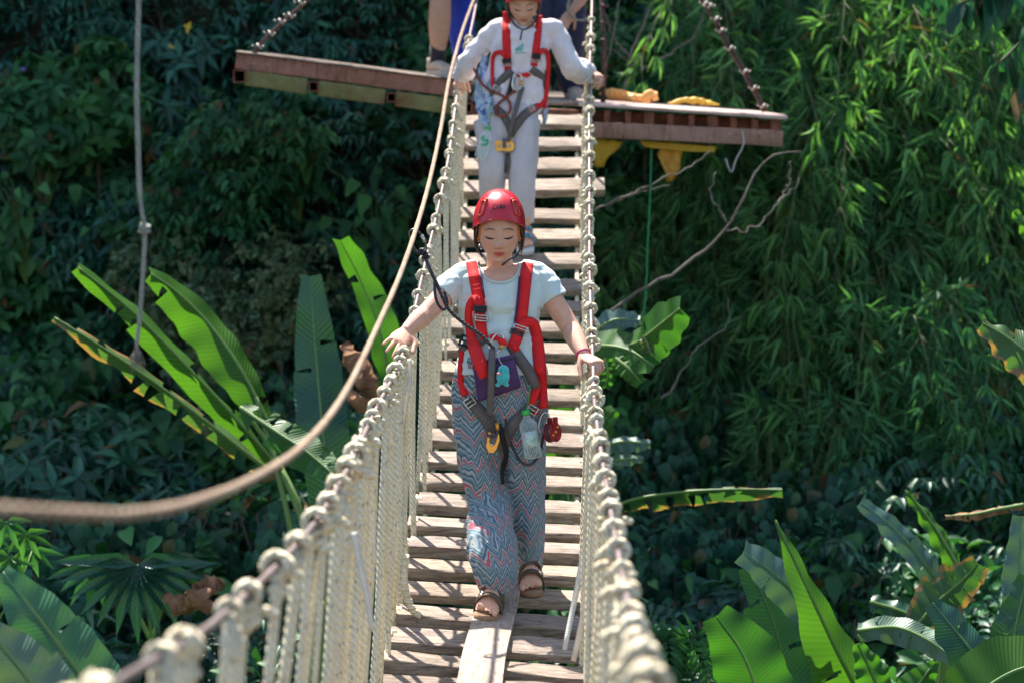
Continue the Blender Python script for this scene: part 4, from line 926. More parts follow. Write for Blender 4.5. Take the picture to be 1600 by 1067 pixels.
# near overhanging branch, top right
t = thing('overhanging_branch', 'dark near branch with big leaves hanging into the top right corner', 'branch', at(1620, -60, 6.0))
P, Dd, Nn, LL, WW = [], [], [], [], []
m = MB()
for pth in ([(1750, -160), (1640, -80), (1560, -20), (1490, 10)], [(1750, -120), (1660, -20), (1600, 60), (1560, 100)], [(1700, -140), (1560, -90), (1480, -60), (1430, -30)], [(1750, -60), (1680, 20), (1640, 80), (1610, 130)]):
    Q = [Vector(q) for q in smooth_path([at(x, y, 6.0+RND.uniform(-.2, .2)) for x, y in pth], 26)]; m.tube(Q, [.008-.0002*i for i in range(26)], 5)
    for i in range(6, 26):
        for s in range(2): P.append(Q[i]); Dd.append(Vector((RND.uniform(-.7, .5), RND.uniform(-.5, .3), -.9))+rv(.3)); Nn.append(Vector((0, -.7, .6))+rv(.4)); l = RND.uniform(.07, .13); LL.append(l); WW.append(l*.24)
m.build('limb', M['bark_dark'], t); leaves('foliage', T_OVAL, P, Dd, Nn, LL, WW, M['leaf_dark'], t)
# a few yellow leaves and lilac flowers caught in the dark shrubs at the left
def petals(name, px, py, col, label, cat, n, L, dd=1.0):
    c = hit_wall(px, py) - CF*dd; m_ = leaves(name, T_OVAL, [c]*n, [Vector((math.cos(2.4*i), -.6, math.sin(2.4*i))) for i in range(n)], [Vector((RND.gauss(0, .4), -1, .4)) for i in range(n)], [L*.62*RND.uniform(.6, 1.1) for _ in range(n)], [L*.17]*n, col, None)
    me = m_.data; bpy.data.objects.remove(m_); single(name, me, [], label, cat, loc=c)
M['flower'] = plain('lilac_petal', (.30, .22, .62), .6); M['yleaf'] = plain('yellow_leaf', (.62, .42, .03), .6)
petals('yellow_leaf', 321, 70, M['yleaf'], 'yellow dying leaf cluster left of the platform', 'leaf', 4, .08); petals('yellow_leaf', 298, 100, M['yleaf'], 'single yellow leaf below the yellow cluster', 'leaf', 2, .06); petals('yellow_leaf', 243, -1, M['yleaf'], 'yellow leaf cut by the top edge right of the hanging rope', 'leaf', 3, .07)
petals('flower', 79, 132, M['flower'], 'larger lilac flower among dark leaves at upper left', 'flower', 6, .05); petals('flower', 101, 152, M['flower'], 'smaller lilac flower at upper left', 'flower', 5, .035)

# unseen trees added above the frame, on the brow, to shade the left bank
def added_shade_tree(x, y, z, label):
    t = thing('added_shade_tree', label, 'tree', (x, y+2.2, ground_z(x, y+2.2)), 'unseen trees added to shade the left bank')
    m = MB(); z0 = ground_z(x, y+2.2)-.3; m.tube(smooth_path([(x, y+2.2, z0), (x+.1, y+1.6, (z0+z)/2), (x, y, z+.3)], 14), [.24-.01*i for i in range(14)], 10)
    for i in range(9): a = i*.7; m.tube(smooth_path([(x, y+1.0, z-.8), (x+1.2*math.cos(a), y+.5+.6*math.sin(a), z), (x+2.4*math.cos(a), y+1.1*math.sin(a), z+.4)], 8), [.09-.009*k for k in range(8)], 7)
    m.build('trunk', M['bark_dark'], t)
    P, Dd, Nn, LL, WW = [], [], [], [], []
    while len(P) < 5200:
        v = rv().normalized()*RND.random()**.35
        if noise.noise(v*2+Vector((x, 0, 0))) < -.2: continue
        c = Vector((x+v.x*3.2, y+v.y*1.7, z+v.z*1.2))
        if c.y < 17.2: continue
        P.append(c); Dd.append(Vector((v.x, v.y, -.5))+rv(.5)); Nn.append(Vector((0, 0, 1))+rv(.5)); l = RND.uniform(.2, .36); LL.append(l); WW.append(l*.27)
    leaves('crown', T_OVAL, P, Dd, Nn, LL, WW, M['leaf_dark'], t)
added_shade_tree(-9.2, 18.9, 12.6, 'unseen broad tree added for shade on the brow at far left'); added_shade_tree(-6.0, 19.1, 12.8, 'unseen broad tree added for shade on the brow nearer the bridge')
# ------------------------------------------------------------------ people: tools
def remesh(mb, voxel, smooth=3, fac=.5):
    me = mb.mesh('tmp', []); o = bpy.data.objects.new('tmp', me); COL.objects.link(o)
    md = o.modifiers.new('r', 'REMESH'); md.mode = 'VOXEL'; md.voxel_size = voxel; md.use_smooth_shade = True
    if smooth: s = o.modifiers.new('s', 'SMOOTH'); s.iterations = smooth; s.factor = fac
    dg = bpy.context.evaluated_depsgraph_get(); dg.update(); ev = o.evaluated_get(dg)
    r = bpy.data.meshes.new_from_object(ev); bpy.data.objects.remove(o); bpy.data.meshes.remove(me)
    r.polygons.foreach_set('use_smooth', np.ones(len(r.polygons), bool)); return r
def coords(me):
    a = np.empty(len(me.vertices)*3); me.vertices.foreach_get('co', a); return a.reshape(-1, 3)
def normals(me):
    a = np.empty(len(me.vertices)*3); me.vertices.foreach_get('normal', a); return a.reshape(-1, 3)
def bvh_of(me): return BVHTree.FromPolygons([v.co.copy() for v in me.vertices], [tuple(p.vertices) for p in me.polygons])
def project(co):
    r = np.asarray(co) - np.array(CAM); d = r @ np.array(CF); return 800+FPX*(r @ np.array(CR))/d, 533.5-FPX*(r @ np.array(CU))/d
def seg_t(co, a, b):
    a = np.array(a); b = np.array(b); v = b-a; t = ((co-a) @ v)/(v @ v); q = a+np.clip(t, 0, 1)[:, None]*v; return t, np.linalg.norm(co-q, axis=1)
def shell(name, me, mask, offset, mat, parent, fold=0.0, fscale=(10, 10, 6), seed=0):
    """a garment: the part of the body surface under it, moved outwards, with its own rim"""
    co = coords(me); no = normals(me); keep = np.where(mask)[0]; idx = -np.ones(len(co), int); idx[keep] = np.arange(len(keep))
    fs = [tuple(int(idx[v]) for v in p.vertices) for p in me.polygons if all(mask[v] for v in p.vertices)]
    off = offset[keep]; c = co[keep]; n = no[keep]
    if fold:
        f = np.array([noise.noise(Vector((v[0]*fscale[0], v[1]*fscale[1], v[2]*fscale[2]+seed))) + .5*noise.noise(Vector((v[0]*fscale[0]*2.3+5, v[1]*fscale[1]*2, v[2]*fscale[2]*2.6+seed))) for v in c]); off = off + fold*f
    out = c + n*off[:, None]
    m = bpy.data.meshes.new(name); m.from_pydata(out.tolist(), [], fs); m.materials.append(mat)
    # rim: the open edges are turned in towards the body
    bm = bmesh.new(); bm.from_mesh(m); loose = [v for v in bm.verts if not v.link_faces]; bmesh.ops.delete(bm, geom=loose, context='VERTS')
    be = [e for e in bm.edges if e.is_boundary]
    if be:
        r = bmesh.ops.extrude_edge_only(bm, edges=be); nv = [g for g in r['geom'] if isinstance(g, bmesh.types.BMVert)]
        bm.normal_update(); kd = bvh_of(me)
        for v in nv:
            q = kd.find_nearest(v.co)[0]
            if q is not None: v.co = v.co.lerp(q, .8)
    bm.to_mesh(m); bm.free(); m.polygons.foreach_set('use_smooth', np.ones(len(m.polygons), bool)); m.update()
    wm = m.copy(); return link(name, m, parent), wm
def limb(m, pts, r, n=14): 
    P = [Vector(p) for p in pts]; Q = smooth_path([tuple(p)+(rr,) for p, rr in zip(P, r)], 5*len(P)); m.tube([q[:3] for q in Q], [q[3] for q in Q], n)
def hand(m, W, f, n, side, curl, spread=.08, sc_=1.0, thumb=(.55, .75, -.25), tcurl=.3):
    """palm, four unequal fingers with bent knuckles and a thumb from the side of the palm. f: finger direction, n: back of the hand, side: +1 if the thumb lies along f x n"""
    f = Vector(f).normalized(); n = Vector(n); n = (n-f*n.dot(f)).normalized(); s = f.cross(n).normalized()*side
    W = Vector(W); k = sc_
    m.tube([W-f*.03*k, W, W+f*.025*k, W+f*.055*k, W+f*.08*k, W+f*.09*k], [(.022*k, .017*k), (.024*k, .017*k), (.033*k, .016*k), (.038*k, .015*k), (.037*k, .013*k), (.03*k, .009*k)], 14, up=n)
    out = []
    for j, (lat, L, r) in enumerate(((.027, .068, .0083), (.009, .078, .0086), (-.0095, .073, .0083), (-.0275, .056, .0073))):
        p = W + f*(.078-.004*abs(j-1))*k + s*lat*k; d = (f + s*(1.5-j)*spread).normalized(); a = 0; P = [p-d*.02*k, p]; c = curl[j] if isinstance(curl[0], (tuple, list)) else curl
        for q, fr in enumerate((.45, .31, .24)):
            a += c[q]; dd = d*math.cos(a) - n*math.sin(a); p = p + dd*(L*fr*k); P.append(p)
        m.tube(smooth_path(P, 12), [r*k*(1.08-.03*i) for i in range(12)], 9); m.ball(P[-1], r*k*.76, 9, 6); out.append(P)
    b = W + f*.012*k + s*.022*k; d = (f*thumb[0] + s*thumb[1] + n*thumb[2]).normalized(); e = (f*(thumb[0]+tcurl) + s*(thumb[1]-tcurl) + n*(thumb[2]-.1)).normalized()
    P = [b-d*.01*k, b+d*.034*k, b+d*.034*k+e*.028*k, b+d*.034*k+e*.05*k]; m.tube(smooth_path(P, 12), [.0135*k-.0004*i*k for i in range(12)], 9); m.ball(P[-1], .0085*k, 9, 6)
    return out
def foot(m, heel, f, up, side, L=.225, k=1.0):
    """bare foot on its sole, five toes; side +1 when the big toe lies to +X of the foot"""
    f = Vector(f).normalized(); up = Vector(up); up = (up-f*up.dot(f)).normalized(); s = f.cross(up).normalized()
    if s.x < 0: s = -s
    h = Vector(heel)
    prof = [(0, .018, .018, .022), (.02, .030, .028, .03), (.06, .033, .036, .038), (.10, .034, .033, .034), (.14, .039, .026, .026), (.162, .043, .019, .019), (.176, .040, .011, .012)]
    m.tube([h+f*a*L/.225+up*c for a, w_, b, c in prof], [(w_, b) for a, w_, b, c in prof], 14, up=up)
    for j in range(5):
        lat = (.033-.0178*j)*side; a = .172-.006*j-.004*j*j*.5; r = .0112 if j == 0 else .0074-.0004*j; l = .046-.005*j
        p = h+f*a+s*lat+up*.013; m.tube([p, p+f*l*.5+up*.002, p+f*l], [r, r*1.05, r*.9], 9); m.ball(p+f*l, r*.92, 9, 6)
    m.tube([h+f*.05+up*.02, h+f*.045+up*.06, h+f*.035+up*.11], [(.032, .036), (.029, .032), (.030, .030)], 14)
    return s
G = lambda X, U, x0, u0, sx, su, a: a*np.exp(-((X-x0)/sx)**2-((U-u0)/su)**2)
class Head:
    def __init__(s, C, pitch=18, yaw=0, k=1.0, roll=0, kx=1.0):
        a = math.radians(pitch); y = math.radians(yaw); R = Matrix.Rotation(y, 3, 'Z') @ Matrix.Rotation(-0.0, 3, 'X')
        s.C = Vector(C); s.k = k; s.kx = kx
        s.f = R @ Vector((0, -math.cos(a), -math.sin(a))); s.u = R @ Vector((0, -math.sin(a), math.cos(a))); s.r = s.u.cross(s.f)*-1
        if s.r.x < 0: s.r = -s.r
        q = math.radians(roll); s.r, s.u = s.r*math.cos(q)+s.u*math.sin(q), s.u*math.cos(q)-s.r*math.sin(q)
    def w(s, x, f, u): return s.C + (s.r*(x*s.kx) + s.f*f + s.u*u)*s.k
    def loc(s, co):
        d = (np.asarray(co)-np.array(s.C))/s.k; return (d @ np.array(s.r))/s.kx, d @ np.array(s.f), d @ np.array(s.u)
    def shape(s, x, f, u):
        """skull and face: unit direction arrays -> head coordinates"""
        X = .074*x; F = np.where(f > 0, .090, .100)*f; U = .112*u
        lo = np.clip(-u, 0, 1); X = X*(1-.25*lo**1.8); F = np.where(f < 0, F*(1-.30*lo), F)
        fr = np.clip(f*3, 0, 1)
        F = F + fr*(.016*np.clip(lo-.25, 0, 1) ) 
        b = (G(X, U, .031, .001, .017, .012, -.0075)+G(X, U, -.031, .001, .017, .012, -.0075)+G(X, U, .031, -.003, .014, .008, .0055)+G(X, U, -.031, -.003, .014, .008, .0055)
             + G(X, U, .03, .022, .022, .008, .003)+G(X, U, -.03, .022, .022, .008, .003)+G(X, U, 0, -.004, .008, .022, .008)+G(X, U, 0, -.034, .0105, .011, .023)+G(X, U, .013, -.038, .007, .007, .010)+G(X, U, -.013, -.038, .007, .007, .010)+G(X, U, .006, -.046, .004, .003, -.006)+G(X, U, -.006, -.046, .004, .003, -.006)
             + G(X, U, 0, -.0605, .019, .0055, .0085)+G(X, U, 0, -.0715, .015, .006, .0085)+G(X, U, 0, -.066, .02, .0025, -.004)+G(X, U, 0, -.083, .02, .006, -.003)+G(X, U, 0, -.098, .024, .014, .019)
             + G(X, U, .042, -.032, .022, .022, .005)+G(X, U, -.042, -.032, .022, .022, .005))
        return X, F + fr*b, U
    def mesh_into(s, m, n=96, mm=84):
        th = PI*np.arange(1, mm)/mm; ph = 2*PI*np.arange(n)/n; TH, PH = np.meshgrid(th, ph, indexing='ij')
        X, F, U = s.shape(np.sin(TH)*np.sin(PH), np.sin(TH)*np.cos(PH), np.cos(TH))
        P = [s.w(0, 0, .112)] + [s.w(a, b, c) for a, b, c in zip(X.ravel(), F.ravel(), U.ravel())] + [s.w(0, .0, -.112)]
        fs = []; R_ = mm-1
        for k in range(n): fs.append((0, 1+k, 1+(k+1) % n)); fs.append((len(P)-1, 1+(R_-1)*n+(k+1) % n, 1+(R_-1)*n+k))
        for i in range(R_-1):
            for k in range(n): a = 1+i*n; fs.append((a+k, a+n+k, a+n+(k+1) % n, a+(k+1) % n))
        m.add(P, fs)
        for sg in (-1, 1):
            rot = Matrix((s.r, s.f, s.u)).transposed()
            m.ball(s.w(sg*.074, -.008, -.012), (.008*s.k, .016*s.k, .028*s.k), 10, 8, rot); m.ball(s.w(sg*.073, 0, -.036), (.006*s.k, .008*s.k, .009*s.k), 8, 6, rot)
def skin_mat(name, c, lips, dark):
    t = NT(name); a = t.n('ShaderNodeVertexColor', _layer_name='tint'); f = t.noise(t.coord('Object'), 45, 3)
    base = t.ramp(f, [(.3, tuple(.90*x for x in c)), (.7, tuple(min(1, 1.06*x) for x in c))]); fk = t.noise(t.coord('Object'), 210, 2); base = t.mix(t.ramp(fk, [(.62, (0, 0, 0)), (.72, (.5, .5, .5))]), base, tuple(x*y for x, y in zip(c, (.72, .58, .5))))
    sep = t.n('ShaderNodeSeparateColor'); t.l(a.outputs[0], sep.inputs[0])
    col = t.mix(sep.outputs[0], base, lips); col = t.mix(t.math('MULTIPLY', sep.outputs[1], .45), col, tuple(x*y for x, y in zip(c, (1.1, .72, .66))))
    t.color(col); t.set(Roughness=.55, Subsurface__Weight=.18, Subsurface__Scale=.012); t.b.inputs['Subsurface Radius'].default_value = (1, .35, .2)
    t.bump(t.noise(t.coord('Object'), 260, 3), .06, .002); return t.m
def paint(me, H):
    """pigment: red of the lips (r), warm cheeks, nose and knuckles (g)"""
    co = coords(me); at_ = me.color_attributes.new('tint', 'FLOAT_COLOR', 'POINT'); v = np.zeros((len(co), 4)); v[:, 3] = 1
    if H:
        X, F, U = H.loc(co); fr = F > .05
        lip = 1.0*np.exp(-((U+.0655)/(.0105-.2*np.abs(X)))**4)*np.exp(-(X/.0205)**4)
        v[:, 0] = np.where(fr, np.clip(lip, 0, 1), 0)
        v[:, 1] = np.where(fr, np.clip(G(X, U, .042, -.03, .02, .016, .9)+G(X, U, -.042, -.03, .02, .016, .9)+G(X, U, 0, -.035, .013, .012, .8)+G(X, U, .031, -.002, .016, .009, .75)+G(X, U, -.031, -.002, .016, .009, .75), 0, 1), 0)
    at_.data.foreach_set('color', v.reshape(-1))
def face_line(H, bv, pts, lift):
    out = []
    for x, u in pts:
        o_ = H.w(x, .2, u); h = bv.ray_cast(o_, -H.f); p = h[0] if h[0] is not None else H.w(x, .09, u); out.append(p + H.f*lift)
    return out
def face_hair(H, bv, parent, mat, lash=True):
    for sg in (-1, 1):
        m = MB(); P = face_line(H, bv, [(sg*.0135, .0205), (sg*.022, .0225), (sg*.032, .0228), (sg*.041, .0195), (sg*.050, .0125)], .0006); Q = smooth_path(P, 14)
        m.tube(Q, [(.0012+.0016*math.sin(min(1, i/9)*PI/2+.1)*(1 if i < 9 else (13.6-i)/4.6), .0010) for i in range(14)], 7, up=H.f); m.build('eyebrow', M['brow'], parent)
        if lash:
            m = MB(); P = face_line(H, bv, [(sg*.0165, -.0088), (sg*.024, -.0108), (sg*.032, -.0113), (sg*.040, -.0104), (sg*.0485, -.0072)], .0008); Q = smooth_path(P, 14)
            m.tube(Q, [(.0012+.0026*math.sin(i/13*PI), .0016) for i in range(14)], 6, up=H.f); m.build('eyelashes', mat, parent)
def helmet(H, parent, mat, clipm, text=None, front=.035, textm=None):
    """climbing helmet: a shell with a rim that dips at the ears, moulded bosses, headlamp clips"""
    n = 72; rows = 26; vs = []; C0 = .020; HT = .117
    def hp(a, e, k_=1.0):     # a azimuth from the face, e 0 crown .. 1 rim
        rim = front - .098*math.sin(a/2)**2 - .012*math.sin(a)**2
        zc = (rim-C0)/HT; zmax = math.acos(max(-1, min(1, zc))); t = zmax*e
        rr = math.sin(t)**.86; x = .0905*rr*math.sin(a); f = (.119 if math.cos(a) > 0 else .128)*rr*math.cos(a)-.006; u = C0+HT*math.cos(t)
        ridge = .004*math.exp(-((abs(a)-.86)/.2)**2)*math.exp(-((e-.62)/.3)**2) + .0025*math.exp(-(e-1)**2/.002)
        q = k_ + ridge/.11; return H.w(x*q, f*q, C0+(u-C0)*q)
    for th in (1.0, .955):
        vs.append(hp(0, 0, th))
        for i in range(1, rows+1):
            for k in range(n): a = 2*PI*k/n; a = a if a <= PI else a-2*PI; vs.append(hp(a, i/rows, th))
    fs = []; o = 1+rows*n
    for b, fl in ((0, 1), (o, -1)):
        for k in range(n): f = (b, b+1+k, b+1+(k+1) % n); fs.append(f[::fl])
        for i in range(rows-1):
            for k in range(n): a = b+1+i*n; f = (a+k, a+n+k, a+n+(k+1) % n, a+(k+1) % n); fs.append(f[::fl])
    for k in range(n): a = 1+(rows-1)*n; fs.append((a+k, o+a+k, o+a+(k+1) % n, a+(k+1) % n))
    m = MB(); m.add(vs, fs); he = m.build('helmet', mat, parent, sharp=60)
    m = MB(); m.tube([hp(-PI+2*PI*i/60, 1.0, 1.004) for i in range(61)], .0028, 6, cap=False); m.build('rim', mat, he)
    for sg in (-1, 1):
        m = MB(); c = [hp(sg*.98, .50, 1.03), hp(sg*.92, .82, 1.03), hp(sg*.74, .82, 1.03), hp(sg*.78, .52, 1.03)]
        m.tube(smooth_path(c+[c[0]], 24), .0042, 6, cap=False); m.tube([hp(sg*.72, .48, 1.03), hp(sg*.92, .42, 1.02), hp(sg*1.15, .52, 1.02)], .004, 6); m.build('clip', clipm, he)
    if text:
        cu = bpy.data.curves.new('logo', 'FONT'); cu.body = text; cu.size = .021; cu.align_x = 'CENTER'; cu.offset = .0003; cu.space_character = 1.35
        o_ = bpy.data.objects.new('logo', cu); COL.objects.link(o_); dg = bpy.context.evaluated_depsgraph_get(); dg.update(); me = bpy.data.meshes.new_from_object(o_.evaluated_get(dg)); bpy.data.objects.remove(o_)
        bm = bmesh.new(); bm.from_mesh(me); bmesh.ops.triangulate(bm, faces=bm.faces); bmesh.ops.subdivide_edges(bm, edges=[e for e in bm.edges if e.calc_length() > .004], cuts=1)
        for v in bm.verts: a = v.co.x/.105; v.co = hp(a, .74 - v.co.y/.105, 1.012)
        bm.to_mesh(me); bm.free(); me.materials.append(textm); link('logo', me, he)
    return hp, he
def shrink(me, mask, amt):
    c = coords(me); n = normals(me); c = c - n*(np.where(mask, amt, 0.0))[:, None]; me.vertices.foreach_set('co', c.reshape(-1)); me.update()
class Drape:
    """finds the surface of a clothed figure along view rays so that straps lie on it"""
    def __init__(s, meshes): s.b = [bvh_of(m) for m in meshes]
    def hit(s, px, py):
        r = ray(px, py); best = None
        for b in s.b:
            h = b.ray_cast(CAM, r)
            if h[0] is not None and (best is None or h[3] < best): best = h[3]
        return best
    def path(s, pts, n, lift=.006, dflt=None):
        """pts: (px, py[, extra lift]) -> n points and outward normals"""
        Q = smooth_path([(p[0], p[1], p[2] if len(p) > 2 else 0.0) for p in pts], n); T = [s.hit(q[0], q[1]) for q in Q]
        ok = [i for i, t in enumerate(T) if t is not None]
        if ok: T = [float(np.interp(i, ok, [T[j] for j in ok])) for i in range(n)]
        else: T = [dflt or 8.2]*n
        T0 = T[:]
        for _ in range(3): T = [(T[max(0, i-1)]+2*T[i]+T[min(n-1, i+1)])/4 for i in range(n)]
        T = [min(a, b) for a, b in zip(T, [t+.004 for t in T0])]
        P = [CAM + ray(q[0], q[1])*(t-lift-q[2]) for q, t in zip(Q, T)]
        return P, [-ray(q[0], q[1]) for q in Q]
def strap(dr, parent, name, pts, wpx, mat, n=26, lift=.006, th=.0025, scale=None, twist=0):
    P, N = dr.path(pts, n, lift); d = (P[0]-CAM).length; w_ = [float(np.interp(i/(n-1), np.linspace(0, 1, len(wpx)), wpx))*d/FPX for i in range(n)] if isinstance(wpx, (list, tuple)) else wpx*d/FPX
    # the strap leans with the surface it crosses
    NN = []
    for i in range(n):
        T = (P[min(n-1, i+1)]-P[max(0, i-1)]).normalized(); NN.append((N[i]-T*N[i].dot(T)).normalized())
    m = MB(); m.ribbon(P, NN, w_, th); return m.build(name, mat, parent), P, NN
def buckle(parent, c, n, ax, w_, h_, mat, r=.0028, bar=True, name='buckle'):
    n = Vector(n).normalized(); ax = Vector(ax); ax = (ax-n*ax.dot(n)).normalized(); s = ax.cross(n); m = MB(); c = Vector(c)+n*.004
    q = [c+s*(w_/2)+ax*(h_/2), c-s*(w_/2)+ax*(h_/2), c-s*(w_/2)-ax*(h_/2), c+s*(w_/2)-ax*(h_/2)]
    for a, b in zip(q, q[1:]+q[:1]): m.tube([a, b], r, 7)
    for a in q: m.ball(a, r*1.15, 7, 5)
    if bar: m.tube([c+s*(w_/2), c-s*(w_/2)], r*.9, 7)
    return m.build(name, mat, parent)
def carabiner(c, n, ax, L, W, r, mat, gate=None, gmat=None):
    """D-shaped ring in the plane across n, long axis ax; returns meshes (body, gate)"""
    n = Vector(n).normalized(); ax = Vector(ax); ax = (ax-n*ax.dot(n)).normalized(); s = ax.cross(n); c = Vector(c); P = []
    for i in range(33):
        a = 2*PI*i/32; x = math.cos(a); y = math.sin(a); P.append(c + s*(W/2*math.copysign(abs(x)**.7, x)*(1-.12*y)) + ax*(L/2*math.copysign(abs(y)**.75, y)))
    m = MB(); m.tube(P, r, 8, cap=False); g = MB(); g.tube([c+s*(W/2)+ax*(L*.12), c+s*(W/2)-ax*(L*.22)], r*1.55, 9); return m, g
M['skin'] = skin_mat('fair_skin', (.74, .41, .28), (.50, .075, .065), 0); M['skin_tan'] = skin_mat('tanned_skin', (.52, .29, .19), (.36, .12, .10), 0)
M['brow'] = plain('brow_hair', (.16, .085, .055), .7, var=.4, scale=90); M['hair'] = plain('dark_brown_hair', (.030, .014, .010), .45, var=.4, scale=60); M['hair_red'] = plain('chestnut_hair', (.16, .055, .025), .45, var=.4, scale=60)
def helmet_mat(name, c):
    t = NT(name); f = t.noise(t.coord('Object'), 30, 4); sc_f = t.noise(t.coord('Object', (1, 1, 2.5)), 75, 4, .7); t.color(t.mix(t.ramp(sc_f, [(.64, (0, 0, 0)), (.72, (.5, .5, .5))]), t.ramp(f, [(.35, tuple(.82*a for a in c)), (.65, c)]), (.70, .16, .17))); t.set(Roughness=.38, Coat__Weight=.35, Coat__Roughness=.22); t.bump(t.noise(t.coord('Object'), 90, 3), .04, .002); return t.m
M['helmet'] = helmet_mat('red_helmet', (.62, .012, .028)); M['boss'] = plain('red_boss', (.58, .06, .03), .35)
M['red'] = webbing('red_web', (.86, .010, .012)); M['grey'] = webbing('grey_web', (.15, .125, .115)); M['black'] = webbing('black_web', (.018, .017, .02)); M['purple_web'] = webbing('violet_web', (.05, .018, .10)); M['orange_web'] = webbing('orange_web', (.82, .22, .02))
M['metal'] = plain('bright_metal', (.62, .58, .52), .25, .9, bump=0); M['dark_metal'] = plain('dark_metal', (.10, .09, .09), .35, .8, bump=0); M['gold'] = plain('gold_anodised', (.80, .36, .06), .3, .75, bump=0); M['red_metal'] = plain('red_anodised', (.36, .006, .018), .28, .5, coat=.5, bump=0); M['plastic'] = plain('black_plastic', (.015, .015, .018), .35)
M['pouch'] = mottled('purple_pouch', (.045, .012, .075), (.085, .025, .13), 14, .6, .4, 60); M['plush'] = mottled('turquoise_plush', (.03, .42, .44), (.07, .60, .60), 40, .95, .8, 220, .004, sheen=.6); M['pink_plush'] = plain('pink_plush', (.60, .30, .32), .9)
M['cordgreen'] = plain('green_cord', (.02, .38, .08), .6); M['capgreen'] = plain('green_cap', (.03, .50, .07), .35); M['label'] = plain('green_print', (.03, .42, .20), .5)
M['navy_rope'] = rope_mat('black_lanyard', (.03, .028, .035), (.10, .09, .095), fleck=False, twist=120)
M['brown_rope'] = rope_mat('red_lanyard', (.24, .05, .03), (.38, .10, .06), fleck=False, twist=120)
t = NT('clear_bottle'); t.set(Transmission__Weight=.9, Roughness=.05, IOR=1.12, Coat__Weight=.6, Coat__Roughness=.05); t.b.inputs['Base Color'].default_value = (.90, .97, .95, 1)
t.set(Transmission__Weight=0, Roughness=.08, Coat__Weight=.5); tb = t.n('ShaderNodeBsdfTransparent'); tb.inputs[0].default_value = (.93, .98, .96, 1); lw = t.n('ShaderNodeLayerWeight', Blend=.35); mx = t.n('ShaderNodeMixShader'); t.l(t.math('ADD', t.math('MULTIPLY', lw.outputs['Facing'], .55), .12), mx.inputs[0]); t.l(tb.outputs[0], mx.inputs[1]); t.l(t.b.outputs[0], mx.inputs[2]); t.l(mx.outputs[0], t.out.inputs[0]); M['bottle'] = t.m
def cotton(name, c, scale=160, var=.05, sub=0):
    t = NT(name); f = t.noise(t.coord('Object'), 14, 5); t.color(t.ramp(f, [(.3, tuple(a*(1-var) for a in c)), (.7, tuple(min(1, a*(1+var)) for a in c))])); t.set(Roughness=.92, Sheen__Weight=.12)
    co = t.noise(t.coord('Object'), 32, 5, .6); t.bump(co, .35, .01); return t.m
M['shirt'] = cotton('white_cotton', (.60, .70, .665)); M['sweat'] = cotton('white_sweatshirt', (.82, .74, .765)); M['pale_pants'] = cotton('pale_grey_jersey', (.58, .545, .585)); M['blue_cloth'] = cotton('blue_cloth', (.010, .035, .36)); M['navy_cloth'] = cotton('navy_cloth', (.010, .016, .05)); M['greyblue'] = cotton('grey_blue_cotton', (.36, .43, .54)); M['sock'] = cotton('black_sock', (.014, .013, .018))
def chevron():
    t = NT('zigzag_print'); c = t.n('ShaderNodeTexCoord'); sep = t.n('ShaderNodeSeparateXYZ'); t.l(c.outputs['Object'], sep.inputs[0])
    nz = t.n('ShaderNodeTexNoise', Scale=7.0, Detail=3.0); t.l(c.outputs['Object'], nz.inputs['Vector']); wob = t.math('MULTIPLY', t.math('SUBTRACT', nz.outputs['Fac'], .5), .030)
    x = t.math('ADD', t.math('ADD', sep.outputs[0], t.math('MULTIPLY', sep.outputs[1], .6)), wob)
    tri = t.math('PINGPONG', x, .026)
    sub = t.math('PINGPONG', t.math('ADD', x, .004), .0087)
    q = t.math('ADD', t.math('ADD', t.math('MULTIPLY', tri, 1.9), t.math('MULTIPLY', sub, .55)), t.math('ADD', sep.outputs[2], wob))
    fr = t.math('FRACT', t.math('MULTIPLY', q, 1/.094))
    P, W_, Tl, Dk, Rd, Gb = (.31, .37, .38), (.42, .44, .43), (.11, .22, .27), (.065, .115, .17), (.44, .10, .12), (.18, .29, .34)
    stops = []; seq = [(0, Rd), (.11, Rd), (.125, W_), (.20, W_), (.215, Dk), (.28, Dk), (.29, Tl), (.36, Tl), (.38, P), (.44, P), (.455, Dk), (.52, Dk), (.54, Gb), (.60, W_), (.66, W_), (.675, Tl), (.74, Dk), (.80, Tl), (.83, P), (.88, P), (.90, Dk), (.95, Tl), (.97, W_), (1.0, W_)]
    r = t.ramp(fr, seq); 
    n2 = t.noise(c.outputs['Object'], 90, 4); col = t.mix(.3, r, t.ramp(n2, [(.35, (.55, .62, .7)), (.65, (1.15, 1.12, 1.1))]), 'MULTIPLY')
    n3 = t.noise(c.outputs['Object'], 17, 2); col = t.mix(t.ramp(n3, [(.50, (0, 0, 0)), (.66, (.4, .4, .4))]), col, Tl)
    t.color(col); t.set(Roughness=.9, Sheen__Weight=.1); t.bump(t.noise(c.outputs['Object'], 26, 4), .3, .01); return t.m
M['zigzag'] = chevron()
def deck_hit(px, py, lift):
    d = 6.0
    while d < 14:
        p = at(px, py, d); a = deck_pt(.5, d)
        if (533.5-py)/FPX*d < deck_h(d)+lift: return d, p
        d += .004
    return 12.0, at(px, py, 12)
def deck_frame(d):
    t = (deck_pt(.5, d-.1)-deck_pt(.5, d+.1)).normalized(); s = (deck_pt(1, d)-deck_pt(0, d)).normalized(); up = s.cross(t).normalized()
    return t, (up if up.z > 0 else -up)
